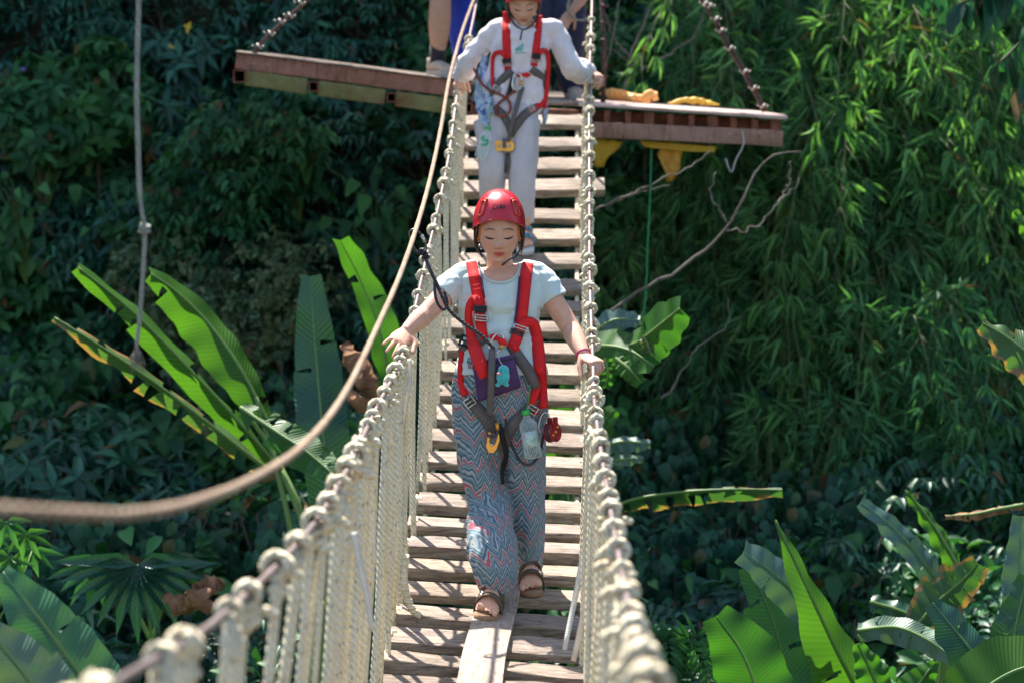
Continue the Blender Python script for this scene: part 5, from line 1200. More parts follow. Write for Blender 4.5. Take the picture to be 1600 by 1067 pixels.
# ------------------------------------------------------------------ the woman in front
YH, YS, YB = 8.10, 8.16, 8.12
w1 = thing('person', 'woman in white t-shirt, zigzag trousers and red helmet walking down the bridge in front', 'person', at(785, 960, 8.05))
B = MB()
H1 = Head(aty(780, 359, YS-.055), pitch=10, k=1.08); H1.mesh_into(B)
nb = aty(781, 424, YS+.02)
B.tube([H1.w(0, -.03, -.04), H1.w(0, -.025, -.10), nb+Vector((0, 0, .02)), nb-Vector((0, 0, .05))], [(.050, .052), (.047, .050), (.050, .052), (.066, .058)], 18, up=(0, 1, 0))
kS = lambda px, Y=8.15: px*Y/FPX
spine = [(781, 416, YS+.02, 40, .050), (782, 424, YS+.02, 55, .062), (783, 436, YS+.005, 65, .078), (783, 460, YS-.005, 68, .092), (783, 478, YS-.012, 64, .104), (783, 497, YS-.01, 58, .096), (784, 520, YB, 53, .086), (784, 545, YB, 58, .090), (783, 575, YH, 66, .098), (782, 610, YH, 70, .102), (782, 640, YH, 68, .098), (782, 662, YH, 56, .08)]
B.tube([aty(a, b, c) for a, b, c, d, e in spine], [(kS(d), e) for a, b, c, d, e in spine], 22, up=(0, 1, 0))
for sg in (-1, 1): B.ball(aty(783+sg*27, 484, YS-.052), (.070, .056, .070), 14, 10)
SHL, ELL, WRL = aty(720, 435, YS+.02), aty(666, 490, YS-.09), at(633, 519, 8.03)
SHR, ELR, WRR = aty(842, 435, YS+.02), aty(890, 511, YS-.03), at(913, 557, 8.05)
limb(B, [aty(748, 428, YS+.02), SHL, (SHL*.55+ELL*.45), ELL, (ELL*.68+WRL*.32), WRL], [.046, .047, .042, .036, .038, .023])
limb(B, [aty(816, 428, YS+.02), SHR, (SHR*.55+ELR*.45), ELR, (ELR*.68+WRR*.32), WRR], [.046, .047, .043, .037, .038, .024])
def dirpx(p, q): return (q-p).normalized()
hl = hand(B, WRL, dirpx(at(634, 519, 8.03), at(617, 541, 7.93)), Vector((.25, -.75, .75)), -1, [(.15, .25, .2), (.12, .25, .2), (.10, .2, .2), (.05, .2, .2)], .16, 1.0, thumb=(.45, .85, -.15), tcurl=.55)
hr = hand(B, WRR, dirpx(at(913, 557, 8.05), at(931, 566, 7.99)), Vector((.30, -.45, .9)), 1, [(.75, 1.1, .8), (.75, 1.15, .8), (.75, 1.15, .8), (.7, 1.1, .8)], .04, .98, thumb=(.6, .55, -.75), tcurl=.25)
# legs (inside the wide trousers) and bare feet on the sandals
dL, pL = deck_hit(757, 976, .062); tL, uL = deck_frame(dL); fL = (tL + CR*-.10).normalized(); heelL = pL - fL*.222 + uL*.030
dR, pR = deck_hit(829, 938, .030); tR, uR = deck_frame(dR); fR = (tR + CR*.05).normalized(); heelR = pR - fR*.222 + uR*.030
sL = foot(B, heelL, fL, uL, 1); sR = foot(B, heelR, fR, uR, -1)
ankL = heelL + fL*.035 + uL*.10; ankR = heelR + fR*.035 + uR*.10
limb(B, [aty(755, 640, YH), aty(757, 700, YH-.01), aty(768, 775, YH-.06), (aty(768, 790, YH-.05)*.5+ankL*.5), ankL], [.080, .072, .052, .046, .031])
limb(B, [aty(812, 640, YH), aty(815, 700, YH), aty(822, 770, YH-.02), (aty(822, 785, YH-.01)*.5+ankR*.5), ankR], [.080, .072, .052, .046, .031])
me = remesh(B, .0032, 3, .4); paint(me, H1); me.materials.append(M['skin']); bodyW = me.copy(); body1 = link('body', me, w1); bv1 = bvh_of(bodyW)
co = coords(bodyW); px, py = project(co); Xh, Fh, Uh = H1.loc(co)
tl, dl_ = seg_t(co, SHL, ELL); tr, dr_ = seg_t(co, SHR, ELR)
armL = (tl > .15) & (dl_ < .075) & (px < 722); armR = (tr > .15) & (dr_ < .075) & (px > 843)
lowerL = (seg_t(co, ELL, WRL)[1] < .12) & (tl > .5) & (px < 715); lowerR = (seg_t(co, ELR, WRR)[1] < .12) & (tr > .5) & (px > 855)
neck = ((px-781)/29.0)**2 + ((py-420)/21.0)**2 < 1
mask = (py > 397) & (py < 586) & ~neck & (Uh < -.09) & ~((armL | lowerL) & (tl > .52)) & ~((armR | lowerR) & (tr > .46)) & ~((px < 690) & (tl > .52)) & ~((px > 872) & (tr > .46))
mask &= ~((np.abs(px-781) < 24) & (py < 425) & (co[:, 1] < YS))
off = np.full(len(co), .009); off += np.where(armL, .006*np.clip(tl/.6, 0, 1), 0) + np.where(armR, .006*np.clip(tr/.52, 0, 1), 0); off += .008*np.clip((py-520)/50, 0, 1)
off = off*np.clip((np.hypot((px-781)/29, (py-420)/21)-.9)*2, .35, 1)
_, shirtW = shell('t_shirt', bodyW, mask, off, M['shirt'], w1, .0085, (9, 9, 20))
# collar band
m = MB(); P = []
for i in range(41):
    a = PI*(-.02+1.04*i/40); qx = 781+29.5*math.cos(a); qy = 420+21.5*math.sin(a); h = bv1.ray_cast(CAM, ray(qx, qy)); h2 = BVHTree.FromPolygons
    if h[0] is not None: P.append(h[0] - ray(qx, qy)*.006)
m.tube(P, (.0040), 7); m.build('collar', M['shirt'], w1)
# trousers
def trousers(rowsL, rowsR, hips, Y, yo, vox=.006):
    m = MB(); m.tube([aty(a, b, Y) for a, b, w_, dp in hips], [(kS(w_), dp) for a, b, w_, dp in hips], 28, up=(0, 1, 0))
    for rows in (rowsL, rowsR):
        Q = smooth_path([(a, b, c, w_, dp) for a, b, c, w_, dp in rows], 30); m.tube([aty(q[0], q[1], q[2]) for q in Q], [(kS(q[3]), q[4]) for q in Q], 26, up=(0, 1, 0))
    return remesh(m, vox, 4)
yl = heelL.y-.035; yr = heelR.y-.03
rowsL = [(757, 640, YH, 50, .100), (751, 690, YH, 39, .105), (754, 740, YH-.02, 33, .100), (766, 790, YH-.05, 34, .098), (769, 840, (YH+yl)/2-.03, 36, .100), (773, 880, yl+.02, 35, .098), (777, 917, yl+.02, 31, .094)]
rowsR = [(808, 640, YH, 47, .100), (817, 690, YH, 36, .105), (820, 740, YH, 31, .098), (823, 785, YH, 29, .092), (825, 830, (YH+yr)/2-.01, 26, .090), (826, 860, yr+.01, 22, .090), (826, 887, yr+.01, 20, .088)]
hips = [(784, 560, 60, .108), (783, 588, 70, .120), (782, 615, 73, .118), (782, 645, 75, .120), (782, 680, 68, .112), (783, 697, 54, .09)]
pm = trousers(rowsL, rowsR, hips, YH, 0)
def folds(me, amp, sx, sz, seed, lo=None):
    c = coords(me); n = normals(me)
    f = np.array([noise.noise(Vector((v[0]*sx, v[1]*sx, v[2]*sz+seed)))+.5*noise.noise(Vector((v[0]*sx*2.2, v[1]*sx*2.2, v[2]*sz*2+seed+7))) for v in c])
    c = c + n*(amp*f)[:, None]; me.vertices.foreach_set('co', c.reshape(-1)); me.update()
folds(pm, .018, 15, 4.5, 3.0)
# slanting hem of the left leg
c = coords(pm); qx, qy = project(c)
_q = project(coords(bodyW)); shrink(body1.data, (_q[1] > 600) & (_q[1] < 872), .016)
pm.materials.append(M['zigzag']); pantsW = pm.copy(); link('trousers', pm, w1)
face_hair(H1, bv1, w1, M['hair'])
# hair: tucked under the helmet, showing at temples and nape
m = MB(); n = 40
for i in range(n):   # nape and sides, root on the skull
    a = (.42+.58*i/(n-1))*PI
    for sg in (-1, 1):
        x = .079*math.sin(a)*sg; f = .098*math.cos(a); u0 = .045
        P = [H1.w(x*.98, f, u0), H1.w(x*1.04, f*1.02-.002, .0), H1.w(x*(1.05), f*1.0-.006, -.035+.012*math.sin(i*3)), H1.w(x*(.98), f*.95-.008, -.062+.02*math.sin(i*5))]
        m.tube(smooth_path(P, 8), [.006, .007, .007, .0065, .006, .005, .004, .002], 6)
m.build('hair', M['hair'], w1)
m = MB()
for i in range(15):
    sg = -1 if i < 9 else 1; b = RND.uniform(-.3, .3); P = [H1.w(sg*.072, .030+.01*b, .03), H1.w(sg*(.078+.004*b), .030, .0+.01*b), H1.w(sg*(.082+.012*abs(b)), .024, -.02), H1.w(sg*(.080+.03*abs(b)*(1 if sg < 0 else .3)), .02, -.036+.02*b)]
    m.tube(smooth_path(P, 8), [.0022, .0025, .0024, .002, .0016, .0012, .0008, .0005], 5)
m.build('loose_hair', M['hair_red'], w1)
hp1, helm1 = helmet(H1, w1, M['helmet'], M['boss'], 'CAMP', .062, M['plastic'])
for sg in (-1, 1):
    m = MB(); P = face_line(H1, bv1, [(sg*.060, .045), (sg*.0635, .02), (sg*.066, -.008)], .002) + [H1.w(sg*.073, .022, -.03)]
    m.ribbon(smooth_path(P, 14), [(H1.f+H1.r*sg*.9).normalized()]*14, .0075, .0022); m.build('temple_strap', M['orange_web'], helm1)
    m = MB(); P = [H1.w(sg*.078, .008, -.035), H1.w(sg*.072, .022, -.062), H1.w(sg*.056, .040, -.088), H1.w(sg*.030, .058, -.108)][:3]; m.ribbon(smooth_path(P, 14), [(H1.r*sg*.8+H1.f*.5-H1.u*.2).normalized()]*14, .008, .003); m.build('chin_strap', M['black'], helm1)
m = MB(); P = [at(805, 402, 7.98), at(796, 406, 7.96), at(789, 411, 7.95), at(784, 415, 7.945)]; Q = smooth_path(P, 10); m.tube(Q, [.0032]*7+[.0042, .0044, .003], 6); m.build('strap_end', M['plastic'], helm1)
m = MB()
for q in ((749, 384), (752, 389)): m.ball(at(q[0], q[1], 8.01), .0045, 8, 6)
m.build('earring', M['metal'], w1)
# bracelet
m = MB(); ax = (WRR-ELR).normalized(); m.torus(WRR-ax*.012, ax, .0255, .004, 22, 6); m.build('bracelet', plain('magenta_band', (.50, .01, .12), .5), w1)
# sandals
M['suede'] = mottled('olive_suede', (.085, .060, .035), (.17, .125, .075), 30, .9, .4, 120); M['cork'] = mottled('cork', (.26, .14, .07), (.42, .26, .15), 60, .85, .4, 150); M['outsole'] = plain('dark_outsole', (.08, .05, .035), .8)
def sandal(heel, f, up, s, side, ms=('outsole', 'cork', 'suede')):
    up = (up-f*up.dot(f)).normalized(); s = s.normalized(); fo = MB()
    def outline(t): return float(np.interp(t, [0, .06, .2, .4, .6, .78, .92, 1.0], [.012, .030, .037, .036, .042, .050, .042, .012]))
    for lay, (z0, z1, mt, nm) in enumerate(((-.026, -.019, ms[0], 'outsole'), (-.0185, -.002, ms[1], 'footbed'))):
        vs = []; K = 26; L = .247
        for z in (z0, z1):
            for i in range(K): t = i/(K-1); vs.append(heel + f*(-.012+L*t) + s*(outline(t)+.004*side*math.sin(t*PI)) + up*(z+(.004*(t > .9)))) 
            for i in reversed(range(K)): t = i/(K-1); vs.append(heel + f*(-.012+L*t) - s*(outline(t)-.004*side*math.sin(t*PI)) + up*(z+(.004*(t > .9))))
        n = 2*K; fs = [(i, (i+1) % n, n+(i+1) % n, n+i) for i in range(n)] + [tuple(reversed(range(n))), tuple(range(n, 2*n))]
        m = MB(); m.add(vs, fs); yield nm, m, mt
    for t0, w_, hgt in ((.080, .036, .080), (.142, .036, .062)):
        P = []; N = []
        for i in range(15):
            a = PI*i/14; wd = .049 if t0 > .1 else .045; P.append(heel + f*(t0+.006*math.cos(a)*side) + s*(wd*math.cos(a)) + up*(-.010+(hgt+.006)*math.sin(a)**.8)); N.append((s*math.cos(a)+up*math.sin(a)).normalized())
        m = MB(); m.ribbon(P, N, w_, .004); yield 'strap', m, ms[2]
        c = heel + f*t0 - s*(.030*side) + up*(hgt*.83); m = MB(); nn = (up*.75 - s*side*.65).normalized(); u2 = f; v2 = nn.cross(u2)
        q = [c+u2*.015+v2*.012+nn*.006, c-u2*.015+v2*.012+nn*.006, c-u2*.015-v2*.012+nn*.006, c+u2*.015-v2*.012+nn*.006]
        for a_, b_ in zip(q, q[1:]+q[:1]): m.tube([a_, b_], .0022, 6)
        yield 'buckle', m, 'metal'
for (he, f_, u_, s_, sd__) in ((heelL, fL, uL, sL, 1), (heelR, fR, uR, sR, -1)):
    e = bpy.data.objects.new('sandal', None); COL.objects.link(e); e.parent = w1; e.location = he - world_loc(w1)
    for nm, m, mt in sandal(he, f_, u_, s_, sd__): m.build(nm, M[mt], e)
# ------------------------------------------------------------------ her harness
D1 = Drape([bodyW, shirtW, pantsW])
hn = bpy.data.objects.new('harness', None); COL.objects.link(hn); hn.parent = w1; hn.location = aty(783, 540, YH) - world_loc(w1)
S = lambda *a, **k: strap(D1, hn, *a, **k)
S('shoulder_strap', [(736, 409), (741, 432), (746, 458), (750, 482)], [17, 18, 19, 18], M['red'])
S('shoulder_strap', [(825, 411), (821, 436), (817, 470), (813, 512)], [18, 20, 20, 19], M['red'])
S('strap_edge', [(812, 432), (809, 470), (805, 500), (803, 520)], 3.5, M['purple_web'], lift=.009)
S('strap_edge', [(748, 409), (753, 440), (757, 466)], 2.5, M['purple_web'], lift=.008)
S('strap_tail', [(752, 478, .012), (742, 467, .025), (734, 478, .022), (732, 500, .018), (739, 535, .02), (748, 562, .060), (757, 590, .068)], [15, 13, 12, 15, 21, 22, 15], M['red'], n=34)
S('strap_tail', [(813, 512, .010), (822, 503, .022), (833, 506, .022), (839, 530, .016), (844, 575, .02), (847, 610, .025), (849, 638, .03)], [15, 17, 19, 20, 19, 16, 16], M['red'], n=34)
S('adjuster', [(749, 485, .006), (752, 510, .006), (757, 530, .006)], [17, 17, 12], M['red']); S('adjuster', [(751, 479, .012), (751, 489, .012)], [16, 16], M['black'], n=6, th=.008)
S('adjuster', [(812, 508, .008), (808, 526, .008), (800, 545, .008)], [19, 19, 17], M['red'])
S('waist_strap', [(798, 538, .005), (812, 560, .005), (826, 580, .005), (838, 606, .005)], [17, 18, 18, 15], M['grey']); S('waist_strap', [(757, 530, .005), (745, 536, .005), (731, 540, .003), (719, 552, .0)], [13, 15, 15, 12], M['grey'])
S('side_strap', [(722, 545, .004), (719, 575, .004), (722, 605, .004), (728, 618, .004)], [8, 8, 10, 13], M['red'], n=20)
S('side_strap', [(841, 600, .004), (836, 615, .004), (831, 632, .004), (838, 648, .006)], [11, 13, 13, 10], M['red'], n=20)
S('leg_loop', [(731, 622, .004), (745, 638, .004), (763, 660, .004), (780, 684, .004), (786, 704, .004)], [14, 19, 19, 17, 12], M['grey']); S('leg_loop', [(838, 622, .004), (822, 643, .004), (805, 660, .004), (792, 682, .004), (787, 706, .004)], [12, 18, 19, 17, 12], M['grey'])
S('hanging_strap', [(779, 662, .010), (787, 690, .010), (791, 712, .006), (785, 735, .006), (786, 756, .006)], [8, 9, 8, 6, 5], M['black'])
S('centre_strap', [(769, 545, .05), (768, 580, .078), (767, 615, .072), (765, 650, .035)], [11, 11, 11, 11], M['grey'])
S('hip_label', [(802, 536, .010), (808, 549, .010)], [11, 11], M['red'], n=5)
for (x, y, w_, h_, axx, mt) in ((752, 497, .044, .020, (.1, 0, 1), 'metal'), (750, 482, .046, .016, (.05, 0, 1), 'dark_metal'), (813, 514, .050, .022, (.35, 0, 1), 'metal'), (808, 520, .046, .016, (.35, 0, 1), 'dark_metal'), (734, 628, .036, .030, (-.7, 0, 1), 'metal'), (832, 640, .034, .028, (.6, 0, 1), 'metal'), (727, 533, .036, .036, (.3, 0, 1), 'plastic')):
    P, N = D1.path([(x, y), (x, y+.5)], 2, .014); buckle(hn, P[0], N[0], axx, w_, h_, M[mt], .0032 if mt != 'plastic' else .005)
P, N = D1.path([(765, 526), (775, 528), (783, 533), (793, 538)], 14, .022); m = MB(); m.tube(P, [.006, .010, .013, .014, .012, .009, .008, .010, .014, .015, .013, .010, .007, .005], 9); m.build('knot', M['red'], hn)
# things that hang on her harness
def cara(name, px, py, ang, L, W, r, mat, gmat, label, lift=.03, dep=None):
    P, N = D1.path([(px, py), (px, py+.5)], 2, lift); c = P[0] if dep is None else at(px, py, dep); t = thing(name, label, 'carabiner', c, None)
    a = math.radians(ang); ax = CR*math.sin(a)+CU*math.cos(a); b, g = carabiner(c, -CF+CR*.25, ax, L, W, r, None); b.build('body', M[mat], t); g.build('gate', M[gmat], t); return t, c
cara('carabiner', 776, 536, 25, .075, .042, .0042, 'metal', 'gold', 'bright carabiner under the red chest knot of the front woman')
cara('carabiner', 768, 665, -6, .080, .044, .0050, 'dark_metal', 'gold', 'dark carabiner with orange gate ending the grey centre strap at her lap', .045)
cara('carabiner', 850, 660, 12, .075, .036, .0042, 'metal', 'gold', 'carabiner at her hip holding the red pulley', .03)
P, N = D1.path([(768, 692), (768, 693)], 2, .05); c = P[0]; t = thing('rope_grab', 'gold and black rope clamp hanging at the lap of the front woman', 'rope clamp', c)
m = MB()
pl = [(-.012, .042), (.006, .036), (.028, .034), (.030, .012), (.018, -.022), (.006, -.036), (-.010, -.034), (-.020, -.012), (-.016, .014)]
def plate(pl, c, th, mb, rx=CR, uy=CU, back=0.0):
    n = len(pl); vs = [c + rx*x + uy*y - CF*(z-back) for z in (-th/2, th/2) for x, y in pl]; mb.add(vs, [tuple(range(n)), tuple(reversed(range(n, 2*n)))] + [(i, n+i, n+(i+1) % n, (i+1) % n) for i in range(n)])
plate([(x*1.0, y) for x, y in pl], c, .012, m); m.build('shell', M['gold'], t, smooth=False)
m = MB(); plate([(x*.62+.004, y*.62+.014) for x, y in pl], c, .020, m); m.build('cam', M['dark_metal'], t, smooth=False); m = MB(); m.ball(c+CR*.002+CU*-.006-CF*.012, .006, 10, 8); m.build('rivet', M['metal'], t)
# purple pouch
P, N = D1.path([(742, 570), (776, 590), (806, 560)], 3, .024); c = sum(P, Vector())/3 + CF*.004
t = thing('pouch', 'dark purple belt pouch hanging at the waist of the front woman', 'pouch', c); q = lambda x, y: aty(x, y, c.y)
cor = [q(738, 566), q(803, 553), q(814, 604), q(747, 627)]; m = MB(); NU = 13; vs = []
for z, sc__ in ((0, .94), (-.008, 1.0), (-.022, .98), (-.028, .88)):
    for j in range(NU):
        for i in range(NU):
            u, v = i/(NU-1), j/(NU-1); p = (cor[0]*(1-u)+cor[1]*u)*(1-v) + (cor[3]*(1-u)+cor[2]*u)*v; mid = sum(cor, Vector())/4; p = mid+(p-mid)*sc__
            bul = math.sin(u*PI)*math.sin(v*PI); vs.append(p + Vector((0, 1, 0))*(z*1 - (.010*bul if z < -.025 else 0)) + .003*Vector((0, noise.noise(p*40), 0)))
fs = []; NN = NU*NU
for j in range(NU-1):
    for i in range(NU-1): a = j*NU+i; fs.append((a, a+NU, a+NU+1, a+1)); a += 3*NN; fs.append((a, a+1, a+NU+1, a+NU))
ring = [i for i in range(NU)] + [j*NU+NU-1 for j in range(1, NU)] + [NN-1-i for i in range(1, NU)] + [j*NU for j in range(NU-2, 0, -1)]
for l in range(3):
    for a, b in zip(ring, ring[1:]+ring[:1]): fs.append((l*NN+a, l*NN+b, (l+1)*NN+b, (l+1)*NN+a))
m.add(vs, fs); m.build('bag', M['pouch'], t)
m = MB(); m.tube([cor[0]*.92+cor[3]*.08+Vector((0, -.034, 0)), (cor[0]+cor[1])/2*.9+(cor[2]+cor[3])/2*.1+Vector((0, -.037, 0)), cor[1]*.92+cor[2]*.08+Vector((0, -.034, 0))], .0025, 6); m.build('zip', M['black'], t)
pouch_y = c.y-.042
# turquoise plush charm
c = aty(786, 588, pouch_y-.026); t = thing('plush_charm', 'small turquoise plush charm dangling in front of the purple pouch', 'plush toy', c); m = MB()
m.ball(c, (.025, .020, .031), 18, 14); m.ball(c+Vector((.002, -.003, .024)), (.021, .019, .019), 16, 12); m.ball(c+Vector((-.020, -.006, -.030)), (.010, .009, .008), 10, 8); m.ball(c+Vector((.014, -.008, -.030)), (.010, .009, .007), 10, 8)
me = remesh(m, .003, 2); me.materials.append(M['plush']); link('body', me, t); m = MB(); m.ball(c+Vector((-.014, -.019, .013)), (.010, .007, .005), 12, 8); m.build('beak', M['pink_plush'], t); m = MB(); m.ball(c+Vector((-.004, -.0215, .027)), .0022, 8, 6); m.build('eye', M['plastic'], t)
m = MB(); m.tube(smooth_path([c+Vector((0, 0, .04)), aty(780, 562, pouch_y), aty(778, 548, pouch_y+.02)], 8), .0016, 5); m.build('cord', M['strap_white'], t)
# bottle
def bottle(top, bot, R, label, parent_label, cord=None, print_=False):
    top = Vector(top); bot = Vector(bot); ax = (bot-top).normalized(); L = (bot-top).length; t = thing('water_bottle', label, 'bottle', bot)
    pr = [(.10, .36), (.16, .40), (.24, .86), (.30, 1.0), (.42, 1.0), (.46, .93), (.50, 1.0), (.58, 1.0), (.62, .93), (.66, 1.0), (.74, 1.0), (.78, .93), (.82, 1.0), (.94, 1.0), (.985, .85), (1.0, .5)]
    m = MB(); m.tube([top+ax*(L*a) for a, b in pr], [R*b for a, b in pr], 20); m.build('bottle_body', M['bottle'], t)
    m = MB(); m.tube([top-ax*.001, top+ax*.002, top+ax*(L*.085), top+ax*(L*.09)], [R*.40, R*.46, R*.46, R*.42], 18); m.build('cap', M['capgreen'], t)
    if print_:
        s = ax.cross(-CF).normalized(); m = MB(); c = top+ax*(L*.48); a0 = [(.30, -.65), (.55, -.35), (.2, -.1), (-.35, -.3), (-.5, .1), (-.1, .45), (.4, .4)]
        P = [c + s*(R*x*1.0) + ax*(R*y*1.3) - CF*(R*math.sqrt(max(.02, 1-x*x))+.0015) for x, y in a0]; m.ribbon(smooth_path(P, 20), [-CF]*20, .012, .001); m.build('label_print', M['label'], t)
    else:
        m = MB(); m.tube([top+ax*(L*.44), top+ax*(L*.76)], R*.90, 20); m.build('label_print', M['tealwater'], t)
    if cord: m = MB(); m.tube(smooth_path(cord+[top+ax*.01], 14), .0022, 6); m.build('cord', M['cordgreen'], t)
    return t
t_ = NT('printed_film'); f_ = t_.noise(t_.coord('Object'), 38, 5); t_.color(t_.ramp(f_, [(.38, (.14, .42, .38)), (.5, (.70, .82, .80)), (.56, (.45, .68, .70)), (.66, (.62, .25, .22))])); t_.set(Roughness=.3); M['tealwater'] = t_.m
P, N = D1.path([(821, 641), (834, 716)], 2, .045)
bottle(P[0], P[1], .0335, 'clear water bottle with green cap hanging at the hip of the front woman', '', [D1.path([(828, 600), (828, 601)], 2, .02)[0][0], D1.path([(826, 622), (826, 623)], 2, .03)[0][0]])
# red pulley
P, N = D1.path([(858, 672), (858, 673)], 2, .03); c = at(863, 675, 8.02); t = thing('pulley', 'red double wheel pulley hanging at the right hip of the front woman', 'pulley', c)
nn = (-CF*.75+CR*.95+CU*.15).normalized(); s = nn.cross(CU).normalized()
for z, nm in ((-.013, 'side_plate'), (.013, 'side_plate')):
    m = MB(); m.tube([c+nn*(z-.002), c+nn*(z+.002)], .037, 26); pl = [(-.02, -.03), (.02, -.03), (.014, .055), (-.014, .055)]; vs = [c+s*x+CU*y+nn*(z+q_) for q_ in (-.0015, .0015) for x, y in pl]; m.add(vs, [(3, 2, 1, 0), (4, 5, 6, 7)]+[(i, (i+1) % 4, 4+(i+1) % 4, 4+i) for i in range(4)]); m.build(nm, M['red_metal'], t, sharp=40)
m = MB(); m.tube([c-nn*.010, c-nn*.004, c+nn*.004, c+nn*.010], [.033, .025, .025, .033], 24); m.build('wheel', M['dark_metal'], t, sharp=40)
for (x, y) in ((0, 0), (.016, -.012), (-.012, .018)): m = MB(); m.ball(c+nn*.016+s*x+CU*y, .0055, 10, 8); m.build('rivet', M['gold'], t)
# black cable loop
P, N = D1.path([(790, 654), (794, 678), (803, 703), (815, 722), (828, 726), (840, 714), (847, 692), (850, 672)], 40, .05); m = MB(); m.tube(P, .0052, 8); single('cable_loop', m, M['navy_rope'], 'black cable loop hanging round the bottle of the front woman', 'cable')
# lanyard to the safety line
lan = thing('lanyard', 'dark rope lanyard clipping the front woman to the tan safety rope', 'lanyard', at(668, 415, 7.9))
m = MB(); PL = smooth_path([at(664, 402, 7.88), at(673, 424, 7.86), at(684, 447, 7.85), at(693, 468, 7.84), at(703, 486, 7.86), at(727, 507, 7.88), at(752, 524, 7.93), at(772, 545, 7.96)], 60); m.tube(PL, .0065, 8); m.build('rope', M['navy_rope'], lan)
m = MB(); m.tube(smooth_path([at(679, 438, 7.85), at(680, 462, 7.83), at(686, 478, 7.83), at(694, 484, 7.84), at(699, 474, 7.85), at(694, 455, 7.86)], 26), .0055, 7); m.build('loop', M['navy_rope'], lan)
m = MB(); coil(m, at(663, 397, 7.88), Vector((.5, 0, -1)), .010, .0055, 3, .04); m.tube(smooth_path([at(662, 392, 7.88), at(652, 396, 7.87), at(646, 390, 7.87)], 8), .006, 7); m.build('knot', M['navy_rope'], lan)
t, c = cara('carabiner', 652, 376, -28, .085, .046, .0045, 'dark_metal', 'metal', 'dark carabiner hooked over the tan safety rope', dep=7.90)
# ------------------------------------------------------------------ the second woman
d2w, p2 = deck_hit(822, 399, .030); Y2 = p2.y+.20
w2 = thing('person', 'second woman in white sweatshirt and pale trousers walking down behind the front woman', 'person', aty(808, 395, Y2-.1))
s2 = lambda px: px*(Y2+.05)/FPX
B = MB(); H2 = Head(aty(818, 4, Y2-.06), pitch=24, k=1.06); H2.mesh_into(B, 72, 60)
nb = aty(820, 38, Y2+.03); B.tube([H2.w(0, -.03, -.04), H2.w(0, -.02, -.10), nb, nb-Vector((0, 0, .06))], [(.05, .052), (.048, .05), (.054, .054), (.07, .06)], 16, up=(0, 1, 0))
sp = [(820, 36, 26, .06), (818, 48, 44, .08), (814, 70, 46, .095), (808, 100, 42, .10), (802, 135, 40, .09), (797, 165, 43, .10), (795, 195, 44, .10), (795, 212, 36, .08)]
B.tube([aty(a, b, Y2+.02) for a, b, c, d in sp], [(s2(c), d) for a, b, c, d in sp], 20, up=(0, 1, 0))
L0, L1, L2 = aty(778, 44, Y2+.03), aty(733, 92, Y2+.10), at(720, 124, 12.30)
R0, R1, R2 = aty(864, 46, Y2+.03), aty(893, 98, Y2+.06), at(922, 112, 12.36)
limb(B, [aty(800, 42, Y2+.03), L0, L1, L2], [.05, .047, .036, .022]); limb(B, [aty(840, 44, Y2+.03), R0, R1, R2], [.05, .047, .036, .022])
hand(B, L2, dirpx(at(720, 122, 12.30), at(717, 134, 12.2)), Vector((-.2, -.8, .6)), -1, (.8, 1.2, .9), .05, 1.0, thumb=(.6, .5, -.7)); hand(B, R2, dirpx(at(920, 110, 12.36), at(938, 121, 12.28)), Vector((.4, -.5, .8)), 1, [(.5, .9, .6), (.55, .95, .6), (.6, 1.0, .6), (.6, 1.0, .6)], .12, 1.05, thumb=(.6, .6, -.6))
t2, u2 = deck_frame(d2w); f2 = (t2+CR*.05).normalized(); heel2 = p2 - f2*.222 + u2*.026
dB, pB = deck_hit(772, 345, .030); tB, uB = deck_frame(dB); heelB = pB - tB*.222 + uB*.03; fB = (tB*.8 - uB*.1).normalized()
sa = foot(B, heel2, f2, u2, -1); sb = foot(B, heelB, fB, uB, 1)
an2 = heel2 + f2*.035 + u2*.10; anB = heelB + fB*.035 + uB*.10
limb(B, [aty(775, 200, Y2), aty(772, 262, Y2-.06), (aty(772, 268, Y2-.05)*.5+anB*.5), anB], [.08, .055, .045, .032]); limb(B, [aty(814, 200, Y2), aty(816, 265, Y2-.06), (aty(816, 285, Y2-.05)*.5+an2*.5), an2], [.08, .055, .046, .033])
me = remesh(B, .004, 2, .4); paint(me, H2); me.materials.append(M['skin']); body2W = me.copy(); link('body', me, w2); bv2 = bvh_of(body2W)
face_hair(H2, bv2, w2, M['hair'])
m = MB()
for i in range(34):
    a = (.46+.54*i/33)*PI
    for sg in (-1, 1):
        x = .078*math.sin(a)*sg; f = .098*math.cos(a); m.tube(smooth_path([H2.w(x*.98, f, .045), H2.w(x*1.04, f*1.02, 0), H2.w(x*1.05, f-.006, -.04), H2.w(x, f*.95-.01, -.08)], 7), [.0075, .009, .009, .0085, .007, .005, .003], 6)
m.build('hair', M['hair_red'], w2)
hp2, helm2 = helmet(H2, w2, M['helmet'], M['boss'], None, .060)
m = MB(); m.ribbon(smooth_path([H2.w(-.078, .01, -.03), H2.w(-.07, .03, -.065), H2.w(-.045, .055, -.10), H2.w(0, .066, -.122), H2.w(.045, .055, -.10), H2.w(.07, .03, -.065), H2.w(.078, .01, -.03)], 30), [(H2.f-H2.u*.5).normalized()]*30, .011, .003); m.build('chin_strap', M['black'], helm2)
m = MB(); m.tube([H2.w(0, .066, -.122), aty(816, 48, Y2-.12), aty(813, 63, Y2-.115)], [.0045, .004, .005], 7); m.build('strap_end', M['black'], helm2)
